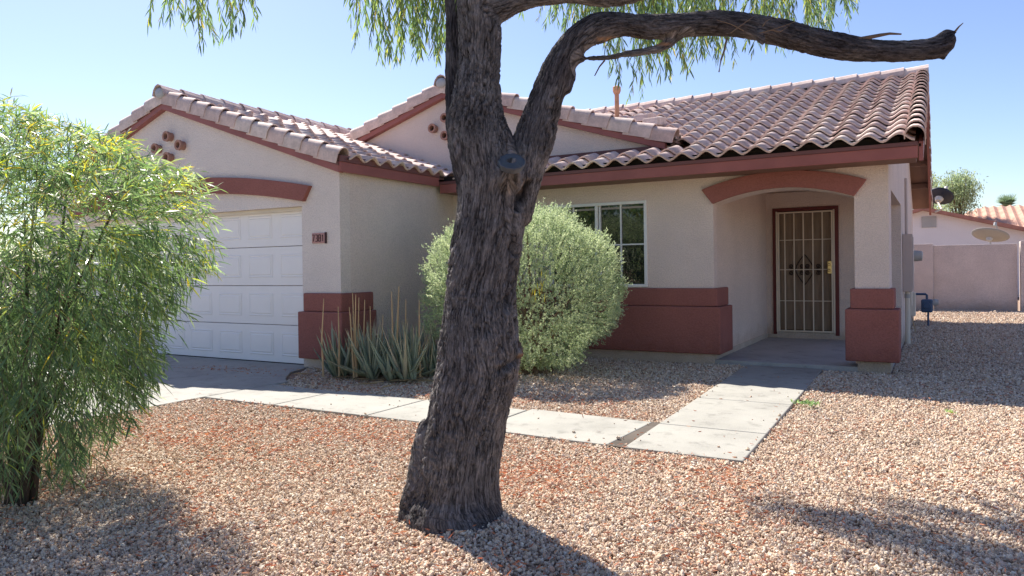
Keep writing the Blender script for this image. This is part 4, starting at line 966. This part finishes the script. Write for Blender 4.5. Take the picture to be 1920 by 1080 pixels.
def clip_tw(T, ok_):
    out = []
    for pl in T:
        k_ = 0
        for p_ in pl:
            x__, y__, z__ = proj(p_)
            if not ok_(x__, y__): break
            k_ += 1
        if k_ >= 3: out.append(pl[:k_])
    return out
twigs('twigs', clip_tw(TWc, lambda a_, b_: a_ < np.interp(b_, SH_Y, SH_X)-4 and b_ > 212), .0018, TWIG, SB)

# ------------------------------------------------------------------ round silvery bush
RB = top('round_bush', 'rounded silvery green sage bush in front of the window', 'bush', (-3.58, -1.74, 0))
bc = np.array([-3.80, -1.58, .97]); br = np.array([1.18, 1.10, 1.0])
def lump(d): return 1+.15*pn(d*2.4+5)+.09*pn(d*5.5)
n4 = 14000; d = rng.normal(size=(n4, 3)); d /= np.linalg.norm(d, axis=1)[:, None]; d = d[d[:, 2] > -.97]
R_ = lump(d)*(1-.05*(d[:, 2] < -.3)*(-d[:, 2]))*np.where(rng.random(len(d)) < .72, rng.uniform(.93, 1.0, len(d)), rng.uniform(.6, .93, len(d)))
S0 = bc+d*br*R_[:, None]*.97; S0[:, 2] = np.where(S0[:, 2] < .12, rng.uniform(.06, .4, len(S0)), S0[:, 2]); LP, LD, LT = [], [], []
for i in range(len(S0)):
    if S0[i, 1] > -.08: continue
    ax = d[i]*.7+np.array([0, 0, .75 if d[i, 2] > -.2 else .1])+rng.normal(0, .28, 3); ax /= np.linalg.norm(ax); Ls = rng.uniform(.05, .115)*(1.7 if rng.random() < (.14 if d[i, 2] > .2 else .05) else 1); k = 15
    tt = rng.random(k); LP.append(S0[i]+ax*(tt*Ls)[:, None]); v = rng.normal(size=(k, 3)); LD.append(ax*.7+v*.55); LT += [rng.random()]*k
LP, LD = np.concatenate(LP), np.concatenate(LD); n5 = len(LP)
leaves('foliage', LP, LD, rng.uniform(.016, .028, n5), rng.uniform(.008, .012, n5), LEAF_S, RB, tint=np.clip(np.array(LT)*.7+rng.random(n5)*.3, 0, 1))
bm = bmesh.new()
for k in range(26):
    an = rng.random()*2*PI; r_ = rng.uniform(.3, .85); e_ = bc+np.array([math.cos(an)*br[0]*r_, math.sin(an)*br[1]*r_, rng.uniform(-.1, .7)]); q0 = np.array([-3.6+rng.normal(0, .08), -1.7+rng.normal(0, .08), 0])
    tube(bm, [q0, (q0+e_)/2+np.array([0, 0, -.1]), e_], [.022, .014, .005], 6)
obm('stem', bm, TWIG, RB)
P = []; D_ = []
for k in range(16):
    p = gd(1010+rng.normal(0, 9), 530+rng.normal(0, 14), 7.55); P.append(p-FW*.0); D_.append([rng.normal(0, .2), rng.normal(0, .2), -1])
leaves('yellow_leaves', P, D_, rng.uniform(.07, .12, 16), .012, LEAF_Y, RB)

# ------------------------------------------------------------------ agave clump
AG = top('agave_clump', 'clump of upright grey green spiky leaves with dry tan tips by the garage pier', 'succulent', (-5.0, -2.6, 0))
def blade(base, d0, L_, w_, curve, tint, name='leaf', mat=AGAVE):
    k = 8; d = np.array(d0, float); d /= np.linalg.norm(d); p = np.array(base, float); side = np.cross(d, rng.normal(size=3)*.3+np.array([d0[1], -d0[0], .001])*0+np.array([0, 0, 1.0])); side /= np.linalg.norm(side)+1e-9
    V = []
    for j in range(k+1):
        t = j/k; ww = w_*(1-t)**.75*(.75+.5*math.sin(PI*min(1, t*1.6)))/1.0; nn = np.cross(side, d); nn /= np.linalg.norm(nn)
        V += [p-side*ww/2+nn*ww*.18, p-nn*ww*.12, p+side*ww/2+nn*ww*.18, p-nn*ww*.30]
        d = d+np.array([0, 0, curve])*(1/k)+rng.normal(0, .015, 3); d /= np.linalg.norm(d); p = p+d*L_/k
    F = []
    for j in range(k):
        b_ = 4*j
        for a_, c_ in ((0, 1), (1, 2), (2, 3), (3, 0)): F.append((b_+a_, b_+c_, b_+4+c_, b_+4+a_))
    o = mesh(name, V, F, mat, AG, smooth=True); at = o.data.attributes.new('tint', 'FLOAT', 'POINT'); tv = tint+.5*(np.repeat(np.arange(k+1)/k, 4)**5); at.data.foreach_set('value', np.clip(tv, 0, 1).astype('f')); return o
for cl_ in range(26):
    cx_, cy_ = -4.98+rng.uniform(-.52, .62), -2.62+rng.normal(0, .20)
    if cl_ < 2: cx_, cy_ = (-5.42, -2.9) if cl_ else (-4.95, -2.95)
    for k in range(11):
        an = rng.random()*2*PI; tilt = rng.uniform(.05, .75); L_ = rng.uniform(.42, .76)*(1-.22*tilt); d0 = (math.cos(an)*math.sin(tilt), math.sin(an)*math.sin(tilt), math.cos(tilt))
        blade((cx_+d0[0]*.05, cy_+d0[1]*.05, .02), d0, L_, rng.uniform(.045, .085), rng.uniform(-.1, .35), rng.choice([rng.uniform(0, .6), rng.uniform(.5, .85)], p=[.75, .25]))
for k in range(26):                                    # outer rosette lying low
    an = rng.uniform(PI, 2.15*PI); cx_, cy_ = -5.0+.42*math.cos(an), -2.62+.28*math.sin(an); blade((cx_, cy_, .04), (math.cos(an), math.sin(an)*.8, .28), rng.uniform(.3, .5), .055, .25, rng.uniform(.2, .7))
stx = [(607, 560, 700), (657, 588, 690), (661, 548, 690), (667, 552, 690), (673, 558, 690), (684, 562, 690), (655, 576, 690), (734, 547, 700), (748, 536, 700), (761, 562, 700), (786, 562, 690), (694, 574, 695), (634, 575, 690), (718, 590, 695)]
for (x, yt, yb_) in stx:
    D = rng.uniform(8.1, 8.5); p0 = gd(x+rng.normal(0, 4), yb_, D); p0[2] = .05; p1 = gd(x, yt, D); bm = bmesh.new(); m_ = (p0+p1)/2+rng.normal(0, .012, 3); tube(bm, [p0, m_, p1], [.012, .010, .004], 6); obm('dry_stalk', bm, DRY, AG)
for k in range(36):
    an = rng.uniform(0, 2*PI); blade((-5.0+rng.normal(0, .45), -2.8+rng.normal(0, .22), .03), (math.cos(an), math.sin(an), .12), rng.uniform(.2, .4), .03, -.2, .9, 'dead_leaf', DRY)
WD = top('weed', 'small bright green weed growing at the right edge of the walkway', 'plant', (-.53, -2.45, 0))
P = np.array([[-.52, -2.45, .015]])+rng.normal(size=(110, 3))*np.array([.055, .035, .004]); D_ = rng.normal(size=(110, 3)); D_[:, 2] = np.abs(D_[:, 2])*.8+.2; P[:, 2] = np.abs(P[:, 2])+.01
leaves('foliage', P, D_, .04, .014, LEAF_B, WD, tint=rng.uniform(.4, .75, 110))
WD2 = top('weed', 'tiny green sprout alone in the sunlit gravel right of the walkway weed', 'plant', (.3, -2.2, 0)); c = gd(1775, 775, 5.95)
P = np.array([[c[0], c[1], .02]])+np.abs(rng.normal(size=(30, 3)))*np.array([.03, .03, .004]); D_ = rng.normal(size=(30, 3)); D_[:, 2] = .5
leaves('foliage', P, D_, .035, .012, LEAF_B, WD2, tint=rng.uniform(.6, .9, 30))

# ------------------------------------------------------------------ gravel stones and leaf litter
N = 1900000; u1 = rng.random(N); D = 2.3*(24/2.3)**u1; lat = rng.uniform(-.82, .82, N); G = CAM[None]+D[:, None]*np.array([_f[0], _f[1], 0])+(lat*D)[:, None]*np.array([_r[0], _r[1], 0]); X, Y = G[:, 0], G[:, 1]
# density wanted per m2 against the density of the draw
draw = N/math.log(24/2.3)/(1.64*D*D)
want = np.where(D < 4.2, 8600, 8600*(4.2/np.maximum(D, .1))**1.8)
ok = rng.random(N) < want/draw
def inside(x0, x1, y0, y1, m_=0): return (X > x0-m_) & (X < x1+m_) & (Y > y0-m_) & (Y < y1+m_)
wl, wr = xl0+(xl1-xl0)*(Y/-4.58), xr0+(xr1-xr0)*(Y/-4.58); eg = .018*pn(np.stack([X*6, Y*6, X*0], 1))
ok &= ~((X > wl+eg) & (X < wr-eg) & (Y > -4.58+eg) & (Y < 0)); ok &= ~((X > -5.8) & (X < -1.40) & (Y > -4.53+eg) & (Y < -3.69-eg)); ok &= ~((X > -12.2) & (X < -5.76+eg) & (Y < -3.4)); ok &= ~((X > -12.2) & (X < -6.5) & (Y < -2.3)); ok &= ~((X > -12.2) & (X < -5.8-(Y+3.45)*.65) & (Y < -2.3) & (Y > -3.5))
ok &= ~inside(XP-.0, .0, .0, 3.3); ok &= ~((X > -12.6) & (X < XG) & (Y > YG)); ok &= ~((X > XG) & (X < 0.02) & (Y > .03)); ok &= Y < 13.2
def edge_d():
    d1 = np.minimum(np.minimum(X-wl, wr-X), Y+4.58); d2 = np.minimum(np.minimum(X+5.8, -1.45-X), np.minimum(Y+4.53, -3.69-Y)); return np.maximum(d1, d2)
ed = edge_d(); spill = (ed > 0) & (rng.random(N) < rng.random(N)*.03*np.exp(-ed/.04)+.0003) & (rng.random(N) < want/draw) & (Y < -.05) & (X > -5.7)
ok |= spill; spill = spill[ok]
G = G[ok]; D = D[ok]; X, Y = G[:, 0], G[:, 1]; n6 = len(G)
size = rng.gamma(6, .00086, n6)*np.where(D < 4.2, 1, (D/4.2)**.45)+.002
rot = rng.uniform(0, 6.28, (n6, 3)); sc3 = np.stack([size*rng.uniform(.8, 1.35, n6), size*rng.uniform(.65, 1.05, n6), size*rng.uniform(.45, .8, n6)], 1)
Z = np.where(spill, .017+sc3[:, 2]*.6, gz(X, Y)+sc3[:, 2]*.55+rng.random(n6)*.010)
me = bpy.data.meshes.new('gravel'); me.vertices.add(n6); me.vertices.foreach_set('co', np.stack([X, Y, Z], 1).ravel())
for nm, typ, dat, key in (('rot', 'FLOAT_VECTOR', rot, 'vector'), ('scl', 'FLOAT_VECTOR', sc3, 'vector'), ('col', 'FLOAT', rng.random(n6), 'value')):
    at = me.attributes.new(nm, typ, 'POINT'); at.data.foreach_set(key, dat.astype('f').ravel())
GR = link('gravel', me); tag(GR, 'loose tan, white and pink crushed stones covering the yard', kind='stuff')
ng = bpy.data.node_groups.new('stones', 'GeometryNodeTree'); ng.interface.new_socket('Geometry', in_out='INPUT', socket_type='NodeSocketGeometry'); ng.interface.new_socket('Geometry', in_out='OUTPUT', socket_type='NodeSocketGeometry')
gi, go = ng.nodes.new('NodeGroupInput'), ng.nodes.new('NodeGroupOutput'); ico = ng.nodes.new('GeometryNodeMeshIcoSphere'); ico.inputs['Radius'].default_value = 1; ico.inputs['Subdivisions'].default_value = 2
sp_ = ng.nodes.new('GeometryNodeSetPosition'); nz = ng.nodes.new('ShaderNodeTexNoise'); nz.inputs['Scale'].default_value = 1.1; nz.inputs['Detail'].default_value = 2
vs_ = ng.nodes.new('ShaderNodeVectorMath'); vs_.operation = 'SUBTRACT'; vs_.inputs[1].default_value = (.5, .5, .5); v2 = ng.nodes.new('ShaderNodeVectorMath'); v2.operation = 'SCALE'; v2.inputs['Scale'].default_value = 1.6
ng.links.new(nz.outputs['Color'], vs_.inputs[0]); ng.links.new(vs_.outputs[0], v2.inputs[0]); ng.links.new(v2.outputs[0], sp_.inputs['Offset']); ng.links.new(ico.outputs['Mesh'], sp_.inputs['Geometry'])
sm = ng.nodes.new('GeometryNodeSetMaterial'); sm.inputs['Material'].default_value = PEB; ng.links.new(sp_.outputs[0], sm.inputs['Geometry'])
ip = ng.nodes.new('GeometryNodeInstanceOnPoints'); ng.links.new(gi.outputs[0], ip.inputs['Points']); ng.links.new(sm.outputs[0], ip.inputs['Instance'])
for nm, s_ in (('rot', 'Rotation'), ('scl', 'Scale')):
    na = ng.nodes.new('GeometryNodeInputNamedAttribute'); na.data_type = 'FLOAT_VECTOR'; na.inputs['Name'].default_value = nm; ng.links.new(na.outputs['Attribute'], ip.inputs[s_])
ng.links.new(ip.outputs[0], go.inputs[0]); GR.modifiers.new('g', 'NODES').node_group = ng
# litter: rusty curled slivers, thick along the walk and left of the tree
N = 60000; D = 2.6*(9.5/2.6)**rng.random(N); lat = rng.uniform(-.72, .72, N); G = CAM[None]+D[:, None]*np.array([_f[0], _f[1], 0])+(lat*D)[:, None]*np.array([_r[0], _r[1], 0]); X, Y = G[:, 0], G[:, 1]
wgt = .12+.9*np.exp(-((X+3.8)/1.9)**2-((Y+5.3)/.9)**2)+.45*np.exp(-((X+1.3)/1.2)**2-((Y+5.1)/.5)**2)+.5*((X < -1.55) & (Y > -3.7) & (Y < -2.9))+.5*np.exp(-((X+5.0)/.6)**2-((Y+3.1)/.25)**2)+.3*np.exp(-((X+.5)/.25)**2)*(Y > -4.6)
wgt *= np.clip(.6+1.3*pn(np.stack([X*1.5, Y*1.5, X*0+9], 1)), .1, 1.5)
on_walk = ((X > wx(xl0, xl1, Y)) & (X < wx(xr0, xr1, Y)) & (Y > -4.58)) | ((X > -5.8) & (X < -1.4) & (Y > -4.53) & (Y < -3.69)) | ((X < -5.75) & (Y < -3.3)); wgt = np.where(on_walk, .008, wgt); wgt[(Y > -.1) | ((X < XG) & (Y > YG-.1))] = 0
ok = rng.random(N) < wgt*1.15; X, Y = X[ok], Y[ok]; ow = on_walk[ok]; n7 = len(X); P = np.stack([X, Y, np.where(ow, .020, gz(X, Y)+.026+rng.random(n7)*.012)], 1); D_ = rng.normal(size=(n7, 3))*np.array([1, 1, .22])
o = leaves('leaf_litter', P, D_, rng.uniform(.018, .045, n7), rng.uniform(.004, .009, n7), LITTER, None, seg=2, bend=-.1); tag(o, 'rust coloured fallen leaves scattered over the gravel', kind='stuff')
print('leaves', n1, n2, n3, n5, 'stones', n6, 'litter', n7, 'tiles', len(cand), 'trunk', n)
